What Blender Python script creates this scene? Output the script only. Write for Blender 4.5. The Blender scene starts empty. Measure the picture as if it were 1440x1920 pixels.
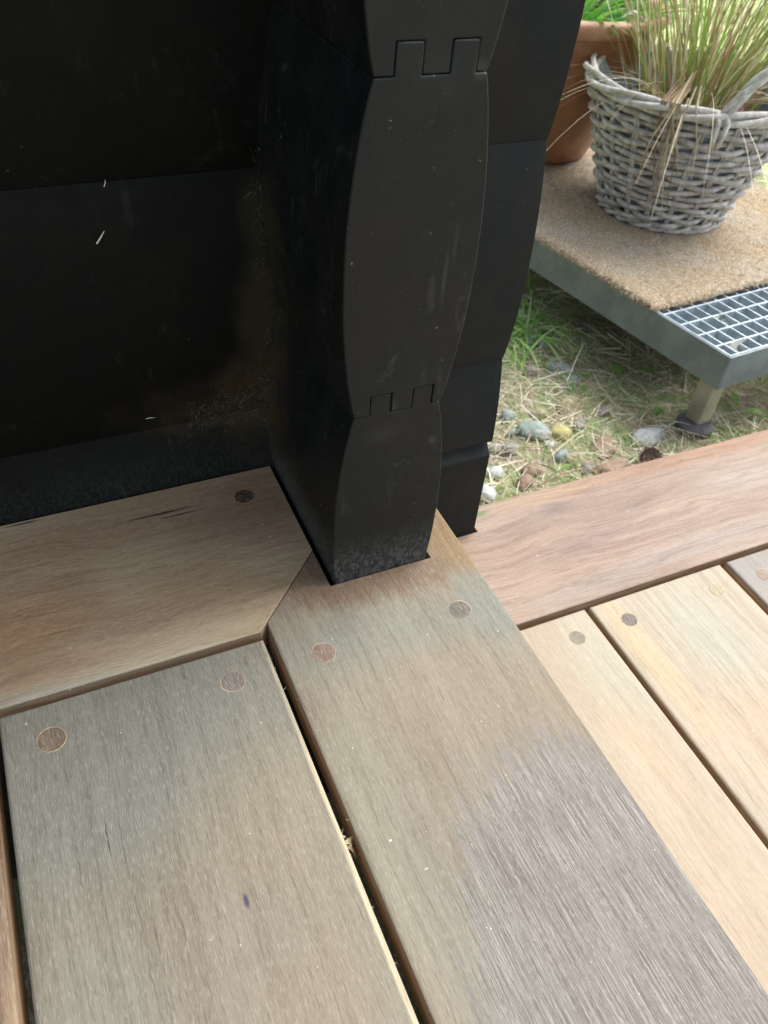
import bpy, bmesh, math, random
import numpy as np
from mathutils import Vector, Matrix, noise as mnoise

SC = bpy.context.scene
COL = SC.collection
# ------------------------------------------------------------------ camera
cam_d = bpy.data.cameras.new("camera"); cam = bpy.data.objects.new("camera", cam_d); COL.objects.link(cam)
RX, RY, RZ = Vector((0.9123, -0.4033, 0.0707)), Vector((-0.2344, -0.6561, -0.7174)), Vector((0.3357, 0.6379, -0.6931))
mw = Matrix.Identity(4)
right, up, back = RX.normalized(), -RY, -RZ
back = back - right * back.dot(right); back.normalize(); up = back.cross(right)
for i in range(3):
    mw[i][0], mw[i][1], mw[i][2] = right[i], up[i], back[i]
mw[2][3] = 0.3972
cam.matrix_world = mw
cam_d.sensor_fit = 'VERTICAL'; cam_d.sensor_height = 24; cam_d.lens = 24 * 1516 / 1920
cam_d.clip_start = 0.01; cam_d.clip_end = 300
cam_d.dof.use_dof = True; cam_d.dof.focus_distance = 0.46; cam_d.dof.aperture_fstop = 13
SC.camera = cam
# ------------------------------------------------------------------ world, sun, exposure
w = bpy.data.worlds.new("World"); SC.world = w; w.use_nodes = True
nt = w.node_tree; bg = nt.nodes['Background']
sky = nt.nodes.new('ShaderNodeTexSky'); sky.sky_type = 'NISHITA'; sky.sun_disc = False
SUN_EL, SUN_AZ = math.radians(56), math.radians(78)      # azimuth measured from +Y towards +X
sky.sun_elevation = SUN_EL; sky.sun_rotation = SUN_AZ
sky.air_density = 1.2; sky.dust_density = 4.0; sky.ozone_density = 1.0
hs = nt.nodes.new('ShaderNodeHueSaturation'); hs.inputs['Saturation'].default_value = 0.45      # thin high cloud
nt.links.new(sky.outputs[0], hs.inputs['Color']); nt.links.new(hs.outputs[0], bg.inputs[0]); bg.inputs[1].default_value = 0.15
sd = bpy.data.lights.new("sun", 'SUN'); sun = bpy.data.objects.new("sun", sd); COL.objects.link(sun)
sd.energy = 1.4; sd.angle = math.radians(38); sd.color = (1.0, 0.975, 0.92)
sdir = Vector((math.sin(SUN_AZ) * math.cos(SUN_EL), math.cos(SUN_AZ) * math.cos(SUN_EL), math.sin(SUN_EL)))
sun.rotation_euler = sdir.to_track_quat('Z', 'Y').to_euler()
SC.view_settings.view_transform = 'Standard'; SC.view_settings.look = 'None'
SC.view_settings.exposure = 1.2; SC.view_settings.gamma = 1.0
SC.view_settings.use_curve_mapping = False

R = random.Random(7)
NR = np.random.default_rng(11)

# ------------------------------------------------------------------ node helpers
def srgb(r, g, b):
    f = lambda c: (c / 255 / 12.92) if c / 255 <= 0.04045 else ((c / 255 + 0.055) / 1.055) ** 2.4
    return (f(r), f(g), f(b), 1.0)

class NG:
    def __init__(s, name):
        s.m = bpy.data.materials.new(name); s.m.use_nodes = True
        s.t = s.m.node_tree; s.n = s.t.nodes; s.l = s.t.links
        s.b = s.n['Principled BSDF']
    def link(s, a, b): s.l.new(a, b)
    def node(s, typ, **kw):
        n = s.n.new(typ)
        for k, v in kw.items(): setattr(n, k, v)
        return n
    def inp(s, sock, v):
        if isinstance(v, bpy.types.NodeSocket): s.l.new(v, sock)
        else: sock.default_value = v
    def vmath(s, op, a, b=None):
        n = s.node('ShaderNodeVectorMath', operation=op); s.inp(n.inputs[0], a)
        if b is not None:
            if op == 'SCALE': s.inp(n.inputs[3], b)
            else: s.inp(n.inputs[1], b)
        return n.outputs['Value'] if op in ('LENGTH', 'DOT_PRODUCT') else n.outputs[0]
    def math(s, op, a, b=None, clamp=False):
        n = s.node('ShaderNodeMath', operation=op, use_clamp=clamp); s.inp(n.inputs[0], a)
        if b is not None: s.inp(n.inputs[1], b)
        return n.outputs[0]
    def noise(s, vec, scale=1.0, detail=3.0, rough=0.5, dist=0.0, color=False):
        n = s.node('ShaderNodeTexNoise'); s.inp(n.inputs['Vector'], vec)
        n.inputs['Scale'].default_value = scale; n.inputs['Detail'].default_value = detail
        n.inputs['Roughness'].default_value = rough; n.inputs['Distortion'].default_value = dist
        return n.outputs['Color' if color else 'Fac']
    def rng(s, v, a, b, c=0.0, d=1.0, smooth=True):
        n = s.node('ShaderNodeMapRange'); n.interpolation_type = 'SMOOTHSTEP' if smooth else 'LINEAR'
        s.inp(n.inputs[0], v); n.inputs[1].default_value = a; n.inputs[2].default_value = b
        n.inputs[3].default_value = c; n.inputs[4].default_value = d
        return n.outputs[0]
    def mix(s, f, a, b, mode='MIX'):
        n = s.node('ShaderNodeMix', data_type='RGBA', blend_type=mode)
        s.inp(n.inputs[0], f); s.inp(n.inputs[6], a); s.inp(n.inputs[7], b)
        return n.outputs[2]
    def ramp(s, f, stops):
        n = s.node('ShaderNodeValToRGB'); s.inp(n.inputs[0], f)
        e = n.color_ramp.elements
        while len(e) < len(stops): e.new(0.5)
        for el, (p, c) in zip(e, stops): el.position = p; el.color = c
        return n.outputs[0]
    def bump(s, h, strength=0.3, dist=0.001, prev=None):
        n = s.node('ShaderNodeBump'); n.inputs['Strength'].default_value = strength
        n.inputs['Distance'].default_value = dist; s.inp(n.inputs['Height'], h)
        if prev is not None: s.inp(n.inputs['Normal'], prev)
        return n.outputs[0]

def blobs(g, P, col, items, namp=0.25, scale3=None, stretch=None):
    """stains / worn patches / painted edge light with a shape of their own: (centre, radii, colour, strength, soft)"""
    nz = g.noise(g.vmath('MULTIPLY', P, stretch) if stretch else P, 38.0, 4, 0.7, color=True)
    nv = g.vmath('SCALE', g.vmath('SUBTRACT', nz, (0.5, 0.5, 0.5)), namp * 4)
    for c, r, colr, st, soft in items:
        q = g.vmath('SUBTRACT', P, tuple(c) if len(c) == 3 else (c[0], c[1], 0.0))
        rr = tuple(r) if len(r) == 3 else (r[0], r[1], 10.0)
        q = g.vmath('DIVIDE', q, rr)
        q = g.vmath('ADD', q, nv)
        L = g.vmath('LENGTH', q)
        f = g.rng(L, 1 - soft, 1 + soft, st, 0.0)
        col = g.mix(f, col, colr)
    return col

def wood(name, axis, base, dark, light, items=(), seed=0.0, fib=0.5, streak=0.45, origin=(0, 0, 0), rough=0.62, rough_patch=None, spec=0.35, sides=True, tone=0.555, figure=0.010, lines=0.5):
    g = NG(name)
    tc = g.node('ShaderNodeTexCoord').outputs['Object']
    P = g.vmath('ADD', tc, tuple(origin))                    # deck coordinates
    Ps = g.vmath('ADD', P, (seed * 1.37, seed * 0.71, seed * 0.13))
    wob = g.vmath('SCALE', g.vmath('SUBTRACT', g.noise(Ps, 9.0, 2, color=True), (0.5, 0.5, 0.5)), figure)
    wob2 = g.vmath('SCALE', g.vmath('SUBTRACT', g.noise(Ps, 45.0, 2, color=True), (0.5, 0.5, 0.5)), 0.0016)
    Pw = g.vmath('ADD', g.vmath('ADD', Ps, wob), wob2)
    def st(v, across, along):
        return g.vmath('MULTIPLY', v, (across, along, across) if axis == 'Y' else (along, across, across))
    broad = g.noise(st(Pw, 22, 4), 1.0, 3, 0.55, 0.4)
    mid = g.noise(st(Pw, 150, 9), 1.0, 5, 0.6, 0.6)
    jit = g.vmath('SCALE', g.vmath('SUBTRACT', g.noise(Ps, 260.0, 2, color=True), (0.5, 0.5, 0.5)), 0.0007)
    Pj = g.vmath('ADD', Ps, jit)
    fine = g.noise(st(Pj, 2300, 190), 1.0, 1, 0.5)
    fine2 = g.noise(st(Pj, 2300, 75), 1.0, 2, 0.6)
    lng = g.noise(st(Pw, 620, 10), 1.0, 4, 0.7)
    band = g.noise(st(Pw, 210, 3.5), 1.0, 3, 0.6)
    ck = g.noise(st(Pw, 330, 8), 1.0, 2, 0.5)
    col = g.mix(g.rng(broad, 0.36, 0.64, 0, 0.8), base, dark)
    col = g.mix(g.rng(g.noise(st(Pw, 14, 6), 1.0, 2, 0.5, 0.3), 0.42, 0.62, 0, 0.6), col, light)
    if items: col = blobs(g, P, col, items, stretch=(6, 0.6, 1) if axis == 'Y' else (0.6, 6, 1))
    col = g.mix(g.rng(mid, 0.42, 0.72, 0, streak), col, g.mix(1.0, col, (0.62, 0.58, 0.55, 1), 'MULTIPLY'))
    col = g.mix(g.rng(mid, 0.45, 0.28, 0, streak * 0.5), col, g.mix(1.0, col, (1.18, 1.15, 1.08, 1), 'MULTIPLY'))
    col = g.mix(g.rng(fine2, 0.48, 0.64, 0, min(1, fib * 1.3)), col, g.mix(1.0, col, (0.64, 0.61, 0.57, 1), 'MULTIPLY'))
    col = g.mix(g.rng(lng, 0.50, 0.66, 0, lines), col, g.mix(1.0, col, (0.62, 0.57, 0.54, 1), 'MULTIPLY'))
    col = g.mix(g.rng(band, 0.46, 0.62, 0, lines * 0.55), col, g.mix(1.0, col, (0.74, 0.68, 0.64, 1), 'MULTIPLY'))
    col = g.mix(g.rng(band, 0.46, 0.34, 0, lines * 0.4), col, g.mix(1.0, col, (1.16, 1.15, 1.10, 1), 'MULTIPLY'))
    # a few hairline checks
    col = g.mix(g.rng(ck, 0.775, 0.80, 0, 0.75), col, (0.05, 0.04, 0.03, 1))
    # pale raised fibres
    col = g.mix(g.rng(fine, 0.56, 0.66, 0, min(1, fib * 1.5)), col, g.mix(0.35, col, (0.70, 0.67, 0.60, 1)))
    hgt = g.math('SUBTRACT', g.math('MULTIPLY', fine, 0.6), g.math('MULTIPLY', fine2, 0.7))
    if rough_patch:
        c, r, amt = rough_patch
        q = g.vmath('DIVIDE', g.vmath('SUBTRACT', P, (c[0], c[1], 0)), (r[0], r[1], 10.0))
        nz = g.vmath('SCALE', g.vmath('SUBTRACT', g.noise(P, 60.0, 4, 0.65, color=True), (0.5, 0.5, 0.5)), 0.5)
        f = g.rng(g.vmath('LENGTH', g.vmath('ADD', q, nz)), 0.86, 1.10, 1.0, 0.0)
        gr = g.noise(st(Pj, 1800, 26), 1.0, 3, 0.62, 0.1)
        col = g.mix(g.math('MULTIPLY', f, g.rng(gr, 0.49, 0.62, 0, amt)), col, g.mix(1.0, col, (0.53, 0.51, 0.49, 1), 'MULTIPLY'))
        col = g.mix(g.math('MULTIPLY', f, g.rng(gr, 0.48, 0.36, 0, amt * 0.75)), col, (0.60, 0.58, 0.565, 1))
        hgt = g.math('SUBTRACT', hgt, g.math('MULTIPLY', g.math('MULTIPLY', gr, f), 2.0))
    col = g.mix(1.0, col, (tone, tone, tone * 0.97, 1), 'MULTIPLY')
    sz = g.node('ShaderNodeSeparateXYZ'); g.inp(sz.inputs[0], tc)
    if sides: col = g.mix(g.rng(sz.outputs[2], 0.0197, 0.0185), col, g.mix(g.rng(mid, 0.35, 0.6), srgb(176, 152, 122), srgb(150, 122, 94)))
    # specks of saw dust and small dark spots
    sp = g.noise(Ps, 420.0, 1, 0.4)
    col = g.mix(g.rng(sp, 0.80, 0.84, 0, 0.8), col, (0.72, 0.66, 0.55, 1))
    g.inp(g.b.inputs['Base Color'], col)
    g.inp(g.b.inputs['Roughness'], g.rng(fine, 0.3, 0.7, rough - 0.06, rough + 0.1))
    g.b.inputs['Specular IOR Level'].default_value = spec
    g.inp(g.b.inputs['Normal'], g.bump(hgt, 0.22, 0.0004))
    return g.m

def black_paint(name, origin=(0, 0, 0), algae=(), tint=(0.0036, 0.0054, 0.0060, 1), brown=(0.0054, 0.0058, 0.0056, 1), east_lit=None, dust=1.0, rough=0.42, grain='Z', spec=0.5):
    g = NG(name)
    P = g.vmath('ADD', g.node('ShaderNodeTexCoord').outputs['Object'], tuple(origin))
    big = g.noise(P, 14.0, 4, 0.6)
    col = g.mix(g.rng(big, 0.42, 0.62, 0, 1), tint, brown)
    if east_lit:
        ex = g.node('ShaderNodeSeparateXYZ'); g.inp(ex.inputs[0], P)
        col = g.mix(g.rng(ex.outputs[0], 0.19, 0.21), col, g.mix(g.rng(big, 0.42, 0.62), east_lit[0], east_lit[1]))  # brighter light past the post is put into the colour
    if algae: col = blobs(g, P, col, algae, namp=0.5)
    sm = g.noise(P, 46.0, 6, 0.72, 0.6)
    col = g.mix(g.rng(sm, 0.60, 0.74, 0, 0.30 * dust), col, (0.10, 0.10, 0.09, 1))
    low = g.rng(g.node('ShaderNodeSeparateXYZ').outputs[0], 0, 1)
    sx = g.node('ShaderNodeSeparateXYZ'); g.inp(sx.inputs[0], P)
    # dust settled on the lowest centimetres
    lowx = g.rng(sx.outputs[0], 0.2085, 0.2060)
    zz = g.math('MULTIPLY', g.rng(sx.outputs[2], 0.0, 0.045, 1.0, 0.0), g.math('MULTIPLY', lowx, g.rng(sx.outputs[2], -0.03, -0.01)))
    fz = g.noise(g.vmath('MULTIPLY', P, (1, 1, 0.6)), 480.0, 5, 0.8)
    col = g.mix(g.math('MULTIPLY', zz, g.rng(fz, 0.36, 0.66, 0, 0.85 * dust * dust)), col, (0.125, 0.135, 0.132, 1))
    v = g.node('ShaderNodeTexVoronoi'); g.inp(v.inputs['Vector'], g.vmath('ADD', P, g.vmath('SCALE', g.noise(P, 220.0, 2, color=True), 0.006))); v.inputs['Scale'].default_value = 95
    spk = g.rng(v.outputs['Distance'], 0.025, 0.06, 1.0, 0.0)
    keep = g.rng(g.noise(P, 21.0, 3, 0.6), 0.50, 0.60)
    col = g.mix(g.math('MULTIPLY', spk, g.math('MULTIPLY', keep, 0.75 * dust)), col, (0.33, 0.31, 0.27, 1))
    # fine grit of several sizes, and rubbed streaks
    for sc_, r0, am in ((240, 0.10, 0.55), (520, 0.14, 0.4)):
        v2 = g.node('ShaderNodeTexVoronoi'); g.inp(v2.inputs['Vector'], g.vmath('ADD', P, g.vmath('SCALE', g.noise(P, 300.0, 2, color=True), 0.004))); v2.inputs['Scale'].default_value = sc_
        s2 = g.rng(v2.outputs['Distance'], r0 * 0.5, r0, 1.0, 0.0)
        k2 = g.rng(g.noise(P, 33.0 + sc_ * 0.1, 4, 0.7), 0.54, 0.64)
        col = g.mix(g.math('MULTIPLY', s2, g.math('MULTIPLY', k2, am * dust)), col, (0.20, 0.19, 0.165, 1))
    rub = g.noise(g.vmath('MULTIPLY', g.vmath('ADD', P, g.vmath('SCALE', g.noise(P, 12.0, 2, color=True), 0.03)), (160, 160, 22)), 1.0, 5, 0.7)
    rk = g.rng(g.noise(P, 19.0, 2, 0.5), 0.55, 0.65)
    col = g.mix(g.math('MULTIPLY', rk, g.rng(rub, 0.54, 0.72, 0, 0.28 * dust)), col, (0.13, 0.13, 0.125, 1))
    g.inp(g.b.inputs['Base Color'], col)
    st = (700, 700, 30) if grain == 'Z' else ((30, 700, 700) if grain == 'X' else (700, 30, 700))
    gn = g.noise(g.vmath('MULTIPLY', P, st), 1.0, 3, 0.6)
    g.inp(g.b.inputs['Roughness'], g.rng(sm, 0.35, 0.7, rough, rough + 0.2))
    g.b.inputs['Specular IOR Level'].default_value = spec
    n1 = g.bump(g.noise(P, 260.0, 4, 0.6), 0.25, 0.0006)
    g.inp(g.b.inputs['Normal'], g.bump(gn, 0.18, 0.0004, n1))
    return g.m

def simple(name, base, var=None, scale=60.0, rough=0.6, metal=0.0, bump=0.2, bdist=0.0008, stretch=(1, 1, 1), lo=0.4, hi=0.62, spec=0.5, sss=0.0):
    g = NG(name)
    P = g.vmath('MULTIPLY', g.node('ShaderNodeTexCoord').outputs['Object'], stretch)
    n = g.noise(P, scale, 5, 0.62)
    g.inp(g.b.inputs['Base Color'], g.mix(g.rng(n, lo, hi), base, var or base))
    g.b.inputs['Roughness'].default_value = rough; g.b.inputs['Metallic'].default_value = metal
    g.b.inputs['Specular IOR Level'].default_value = spec
    if sss: pass
    g.inp(g.b.inputs['Normal'], g.bump(g.noise(P, scale * 4, 3, 0.6), bump, bdist))
    return g.m

def leafm(name, a, b, trans=0.35, scale=8.0):
    g = NG(name)
    P = g.node('ShaderNodeNewGeometry').outputs['Position']
    n = g.noise(P, scale, 3, 0.6)
    isl = g.node('ShaderNodeNewGeometry').outputs['Random Per Island']
    c = g.mix(g.rng(g.math('ADD', g.math('MULTIPLY', n, 0.5), g.math('MULTIPLY', isl, 0.5)), 0.3, 0.7), a, b)
    g.inp(g.b.inputs['Base Color'], c); g.b.inputs['Roughness'].default_value = 0.5
    g.b.inputs['Specular IOR Level'].default_value = 0.35
    tr = g.node('ShaderNodeBsdfTranslucent'); g.inp(tr.inputs[0], c)
    mx = g.node('ShaderNodeMixShader'); mx.inputs[0].default_value = trans
    g.link(g.b.outputs[0], mx.inputs[1]); g.link(tr.outputs[0], mx.inputs[2])
    g.link(mx.outputs[0], g.n['Material Output'].inputs[0])
    return g.m

# ------------------------------------------------------------------ object helpers
def tag(o, label=None, cat=None, group=None, kind=None):
    if label: o['label'] = label
    if cat: o['category'] = cat
    if group: o['group'] = group
    if kind: o['kind'] = kind
    return o
def empty(name, loc, rz=0.0):
    o = bpy.data.objects.new(name, None); COL.objects.link(o); o.location = loc; o.rotation_euler = (0, 0, rz)
    o.empty_display_size = 0.02; return o
def mesh_obj(name, verts, faces, mats, parent=None, loc=(0, 0, 0), smooth=None, midx=None):
    me = bpy.data.meshes.new(name)
    me.from_pydata([tuple(v) for v in verts], [], [tuple(f) for f in faces])
    me.validate(); me.update()
    if not isinstance(mats, (list, tuple)): mats = [mats]
    for m in mats: me.materials.append(m)
    if midx is not None and len(midx) == len(me.polygons): me.polygons.foreach_set('material_index', midx)
    if smooth is not None:
        me.polygons.foreach_set('use_smooth', [True] * len(me.polygons))
        if smooth < 180: me.set_sharp_from_angle(angle=math.radians(smooth))
    o = bpy.data.objects.new(name, me); COL.objects.link(o)
    o.location = loc
    if parent: o.parent = parent
    return o
def bevel(o, width, seg=2, angle=35, weight=False):
    b = o.modifiers.new('bevel', 'BEVEL'); b.width = width; b.segments = seg
    if weight: b.limit_method = 'WEIGHT'
    else: b.limit_method = 'ANGLE'; b.angle_limit = math.radians(angle)
    b.harden_normals = False
    return o

class MB:
    """collects simple shapes into one mesh"""
    def __init__(s): s.v = []; s.f = []; s.mi = []
    def add(s, v, f, mi=0):
        o = len(s.v); s.v += [tuple(p) for p in v]; s.f += [tuple(i + o for i in q) for q in f]; s.mi += [mi] * len(f)
    def box(s, x0, x1, y0, y1, z0, z1, mi=0, fn=None):
        v = [(x, y, z) for z in (z0, z1) for y in (y0, y1) for x in (x0, x1)]
        if fn: v = [fn(*p) for p in v]
        s.add(v, [(0, 2, 3, 1), (4, 5, 7, 6), (0, 1, 5, 4), (2, 6, 7, 3), (0, 4, 6, 2), (1, 3, 7, 5)], mi)
    def tube(s, pts, r, seg=8, mi=0, closed=False, cap=True):
        pts = [Vector(p) for p in pts]; n = len(pts)
        rr = r if isinstance(r, (list, tuple)) else [r] * n
        v = []; prev = None
        for i, p in enumerate(pts):
            a = pts[(i - 1) % n] if (closed or i > 0) else p
            b = pts[(i + 1) % n] if (closed or i < n - 1) else p
            t = (b - a).normalized()
            if prev is None:
                ref = Vector((0, 0, 1)) if abs(t.z) < 0.9 else Vector((1, 0, 0))
                u = t.cross(ref).normalized()
            else: u = (prev - t * prev.dot(t)).normalized()
            prev = u; w_ = t.cross(u)
            for k in range(seg):
                an = 2 * math.pi * k / seg
                v.append(p + (u * math.cos(an) + w_ * math.sin(an)) * rr[i])
        f = []
        for i in range(n if closed else n - 1):
            j = (i + 1) % n
            for k in range(seg):
                k2 = (k + 1) % seg
                f.append((i * seg + k, i * seg + k2, j * seg + k2, j * seg + k))
        if cap and not closed:
            f.append(tuple(range(seg - 1, -1, -1))); f.append(tuple((n - 1) * seg + k for k in range(seg)))
        s.add(v, f, mi)
    def lathe(s, prof, seg=48, mi=0, c=(0, 0, 0)):
        v = []; n = len(prof)
        for r, z in prof:
            for k in range(seg):
                a = 2 * math.pi * k / seg; v.append((c[0] + r * math.cos(a), c[1] + r * math.sin(a), c[2] + z))
        f = [(i * seg + k, i * seg + (k + 1) % seg, (i + 1) * seg + (k + 1) % seg, (i + 1) * seg + k) for i in range(n - 1) for k in range(seg)]
        s.add(v, f, mi)
    def blade(s, base, d, bend, L, w0, mi=0, seg=5, tip=0.1, twist=0.0):
        """a ribbon that starts at base going d and sags along bend"""
        p = Vector(base); d = Vector(d).normalized(); bend = Vector(bend)
        side = d.cross(Vector((0, 0, 1)))
        if side.length < 1e-3: side = Vector((1, 0, 0))
        side.normalize(); side = Matrix.Rotation(twist, 3, d) @ side
        v = []
        for i in range(seg + 1):
            t = i / seg
            ww = w0 * (1 - t) ** 0.7 * 0.5 + w0 * tip * 0.5
            v += [p - side * ww, p + side * ww]
            d = (d + bend * (1 / seg)).normalized(); p = p + d * (L / seg)
        s.add(v, [(2 * i, 2 * i + 1, 2 * i + 3, 2 * i + 2) for i in range(seg)], mi)
    def build(s, name, mats, parent=None, loc=(0, 0, 0), smooth=None):
        return mesh_obj(name, s.v, s.f, mats, parent, loc, smooth, s.mi)

def prism(name, outline, z0, z1, mat, bw, parent=None, width=0.003, seg=3):
    """board: outline in world xy, origin at its middle underneath; bw = weight per edge of the top"""
    n = len(outline)
    cx = sum(p[0] for p in outline) / n; cy = sum(p[1] for p in outline) / n
    v = [(x - cx, y - cy, 0) for x, y in outline] + [(x - cx, y - cy, z1 - z0) for x, y in outline]
    f = [tuple(range(n - 1, -1, -1)), tuple(range(n, 2 * n))] + [(i, (i + 1) % n, n + (i + 1) % n, n + i) for i in range(n)]
    o = mesh_obj(name, v, f, mat, parent, (cx, cy, z0))
    me = o.data
    at = me.attributes.new('bevel_weight_edge', 'FLOAT', 'EDGE')
    for e in me.edges:
        a, b = sorted(e.vertices)
        if a >= n:
            i = a - n if (b - a == 1) else b - n
            at.data[e.index].value = bw[i]
        elif b < n: at.data[e.index].value = 0.3
    bevel(o, width, seg, weight=True)
    return o, (cx, cy, z0)

# ================================================================== STRUCTURE: ground
ZG = -0.29
def ground_h(x, y):
    n = mnoise.noise(Vector((x * 3.1, y * 3.1, 0.3))) * 0.010 + mnoise.noise(Vector((x * 11, y * 11, 4.3))) * 0.006
    n += mnoise.noise(Vector((x * 38, y * 38, 1.3))) * 0.003
    return ZG + n
def build_ground():
    xs = list(np.concatenate([np.array([-60, -20, -6, -2]), np.arange(0.0, 2.6, 0.022), np.array([3, 4, 6, 12, 30, 90])]))
    ys = list(np.concatenate([np.array([-60, -15, -4, -1, 0]), np.arange(0.3, 2.6, 0.022), np.array([3, 4, 6, 12, 30, 120])]))
    v = [(x, y, ground_h(x, y)) for y in ys for x in xs]
    nx = len(xs)
    f = [(j * nx + i, j * nx + i + 1, (j + 1) * nx + i + 1, (j + 1) * nx + i) for j in range(len(ys) - 1) for i in range(nx - 1)]
    g = NG('soil_and_lawn')
    P = g.node('ShaderNodeTexCoord').outputs['Object']
    n1 = g.noise(P, 22, 6, 0.7); n2 = g.noise(P, 170, 5, 0.7); n3 = g.noise(P, 1.7, 4, 0.6)
    c = g.mix(g.rng(n2, 0.4, 0.62), srgb(146, 134, 112), srgb(206, 196, 174))
    c = g.mix(g.rng(n1, 0.44, 0.60, 0, 0.8), c, srgb(130, 156, 92))
    lawn = g.mix(g.rng(n1, 0.35, 0.65), srgb(150, 178, 98), srgb(204, 204, 152))
    sx = g.node('ShaderNodeSeparateXYZ'); g.inp(sx.inputs[0], P)
    d = g.math('ADD', sx.outputs[1], g.math('MULTIPLY', n3, 0.7))
    c = g.mix(g.rng(d, 1.35, 1.9), c, lawn)
    g.inp(g.b.inputs['Base Color'], c); g.b.inputs['Roughness'].default_value = 0.9
    g.inp(g.b.inputs['Normal'], g.bump(n2, 0.8, 0.006))
    o = mesh_obj('ground', v, f, g.m, smooth=180)
    tag(o, 'dry thatchy soil running out into lawn beyond the cabin', kind='structure')
build_ground()

# ================================================================== CABIN WALLS
PX, PYF, WY = 0.1682, 0.3151, 0.4495          # post centre x, post front y, wall mid-line recess y
MOD = 0.168
HALF = [(0, 25.6), (6, 27.3), (14, 29.0), (24, 30.7), (36, 32.4), (50, 33.8), (66, 34.8), (84, 35.1)]
def half_w(dz):                                # dz from nearest joint in mm
    for (a, wa), (b, wb) in zip(HALF, HALF[1:]):
        if dz <= b: return wa + (wb - wa) * (dz - a) / (b - a)
    return HALF[-1][1]
T = [(-16.4, -4.6), (8.6, 20.2)]; TH = 12.5
def log_section(z0, z1, j0, j1, gap=0.45):
    """closed section (x mm, z mm) between z0 and z1; j0/j1: bottom/top are tongue-and-groove joints"""
    pts = []
    b = half_w(min((z0) % 168, 168 - (z0) % 168)) if not j0 else 25.6
    def side(zs): return [(half_w(min(z % 168, 168 - z % 168)), z) for z in zs]
    # bottom, left to right
    g = gap
    pts.append((-b, z0 + (g if j0 else 0)))
    if j0:
        for a, c in T:
            pts += [(a - g, z0 + g), (a - g, z0 + TH + g), (c + g, z0 + TH + g), (c + g, z0 + g)]
    pts.append((b, z0 + (g if j0 else 0)))
    zs = [z for z in ([z0 + d for d in (6, 14, 24, 36, 50, 66, 84, 102, 118, 132, 144, 154, 162)] if j0 else [z0 + d for d in np.arange(8, z1 - z0 - 4, 10)]) if z0 + 4 < z < z1 - 4]
    pts += side(zs)
    t = 25.6
    pts.append((t, z1))
    if j1:
        for a, c in reversed(T):
            pts += [(c, z1), (c, z1 + TH), (a, z1 + TH), (a, z1)]
    pts.append((-t, z1))
    pts += [(-x, z) for x, z in reversed(side(zs))]
    return pts
def make_log(pts, y0, y1, mat, parent, origin, axis, bw=0.0007):
    """section extruded along the wall; axis 'Y' (x lateral) or 'X' (y lateral)"""
    n = len(pts); v = []
    ks = [y0, y1]
    for k in ks:
        for a, z in pts:
            if axis == 'Y': p = (PX + a / 1000, k, z / 1000)
            else: p = (k, WY + 0.0256 - a / 1000, z / 1000)
            v.append((p[0] - origin[0], p[1] - origin[1], p[2] - origin[2]))
    f = [tuple(range(n - 1, -1, -1)), tuple(range(n, 2 * n))] + [(i, (i + 1) % n, n + (i + 1) % n, n + i) for i in range(n)]
    o = mesh_obj('log', v, f, mat, parent)
    bm = bmesh.new(); bm.from_mesh(o.data); bmesh.ops.recalc_face_normals(bm, faces=bm.faces); bm.to_mesh(o.data); bm.free()
    o.data.polygons.foreach_set('use_smooth', [True] * len(o.data.polygons))
    o.data.set_sharp_from_angle(angle=math.radians(25))
    bevel(o, bw, 2, 30)
    return o

GREEN = (0.019, 0.018, 0.009, 1); OCH = (0.045, 0.033, 0.016, 1)
corner = [((0.133, 0.443, 0.135), (0.012, 0.03, 0.045), GREEN, 0.9, 0.8),
          ((0.132, 0.443, 0.190), (0.008, 0.03, 0.02), GREEN, 0.9, 0.8),
          ((0.131, 0.440, 0.055), (0.028, 0.02, 0.030), OCH, 0.85, 0.8),
          ((0.134, 0.425, 0.030), (0.03, 0.035, 0.028), GREEN, 0.8, 0.9),
          ((0.133, 0.38, 0.010), (0.03, 0.05, 0.018), GREEN, 0.6, 0.9),
          ((0.105, 0.443, 0.050), (0.035, 0.03, 0.012), OCH, 0.5, 0.8),
          ((0.10, 0.443, 0.062), (0.05, 0.03, 0.020), OCH, 0.35, 0.9), ((0.128, 0.443, 0.09), (0.012, 0.03, 0.05), OCH, 0.5, 0.9),
          ((0.05, 0.443, 0.02), (0.09, 0.03, 0.02), (0.009, 0.011, 0.010, 1), 0.6, 0.9)]
SCF = (0.045, 0.045, 0.042, 1)
scuffs = [((0.1865, 0.315, 0.208), (0.0010, 0.02, 0.011), SCF, 0.55, 0.8), ((0.1800, 0.315, 0.200), (0.0016, 0.02, 0.007), SCF, 0.4, 0.9),
          ((0.190, 0.315, 0.224), (0.0008, 0.02, 0.008), SCF, 0.4, 0.9), ((0.160, 0.315, 0.118), (0.010, 0.02, 0.005), SCF, 0.25, 0.9),
          ((0.168, 0.315, 0.300), (0.018, 0.02, 0.012), (0.011, 0.016, 0.018, 1), 0.5, 0.9), ((0.190, 0.315, 0.300), (0.003, 0.02, 0.003), SCF, 0.6, 0.9)]
# cross wall whose end faces the camera
ro = (PX, PYF, ZG)
cross = empty('log_wall', ro)
tag(cross, 'black painted log wall end with two interlocking joints, standing on the mitred deck boards', 'log wall', 'black log walls of the cabin corner')
mp = black_paint('black_stain_on_end_grain', ro, corner + scuffs, dust=0.9, grain='Z', rough=0.42, spec=0.30)
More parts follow.
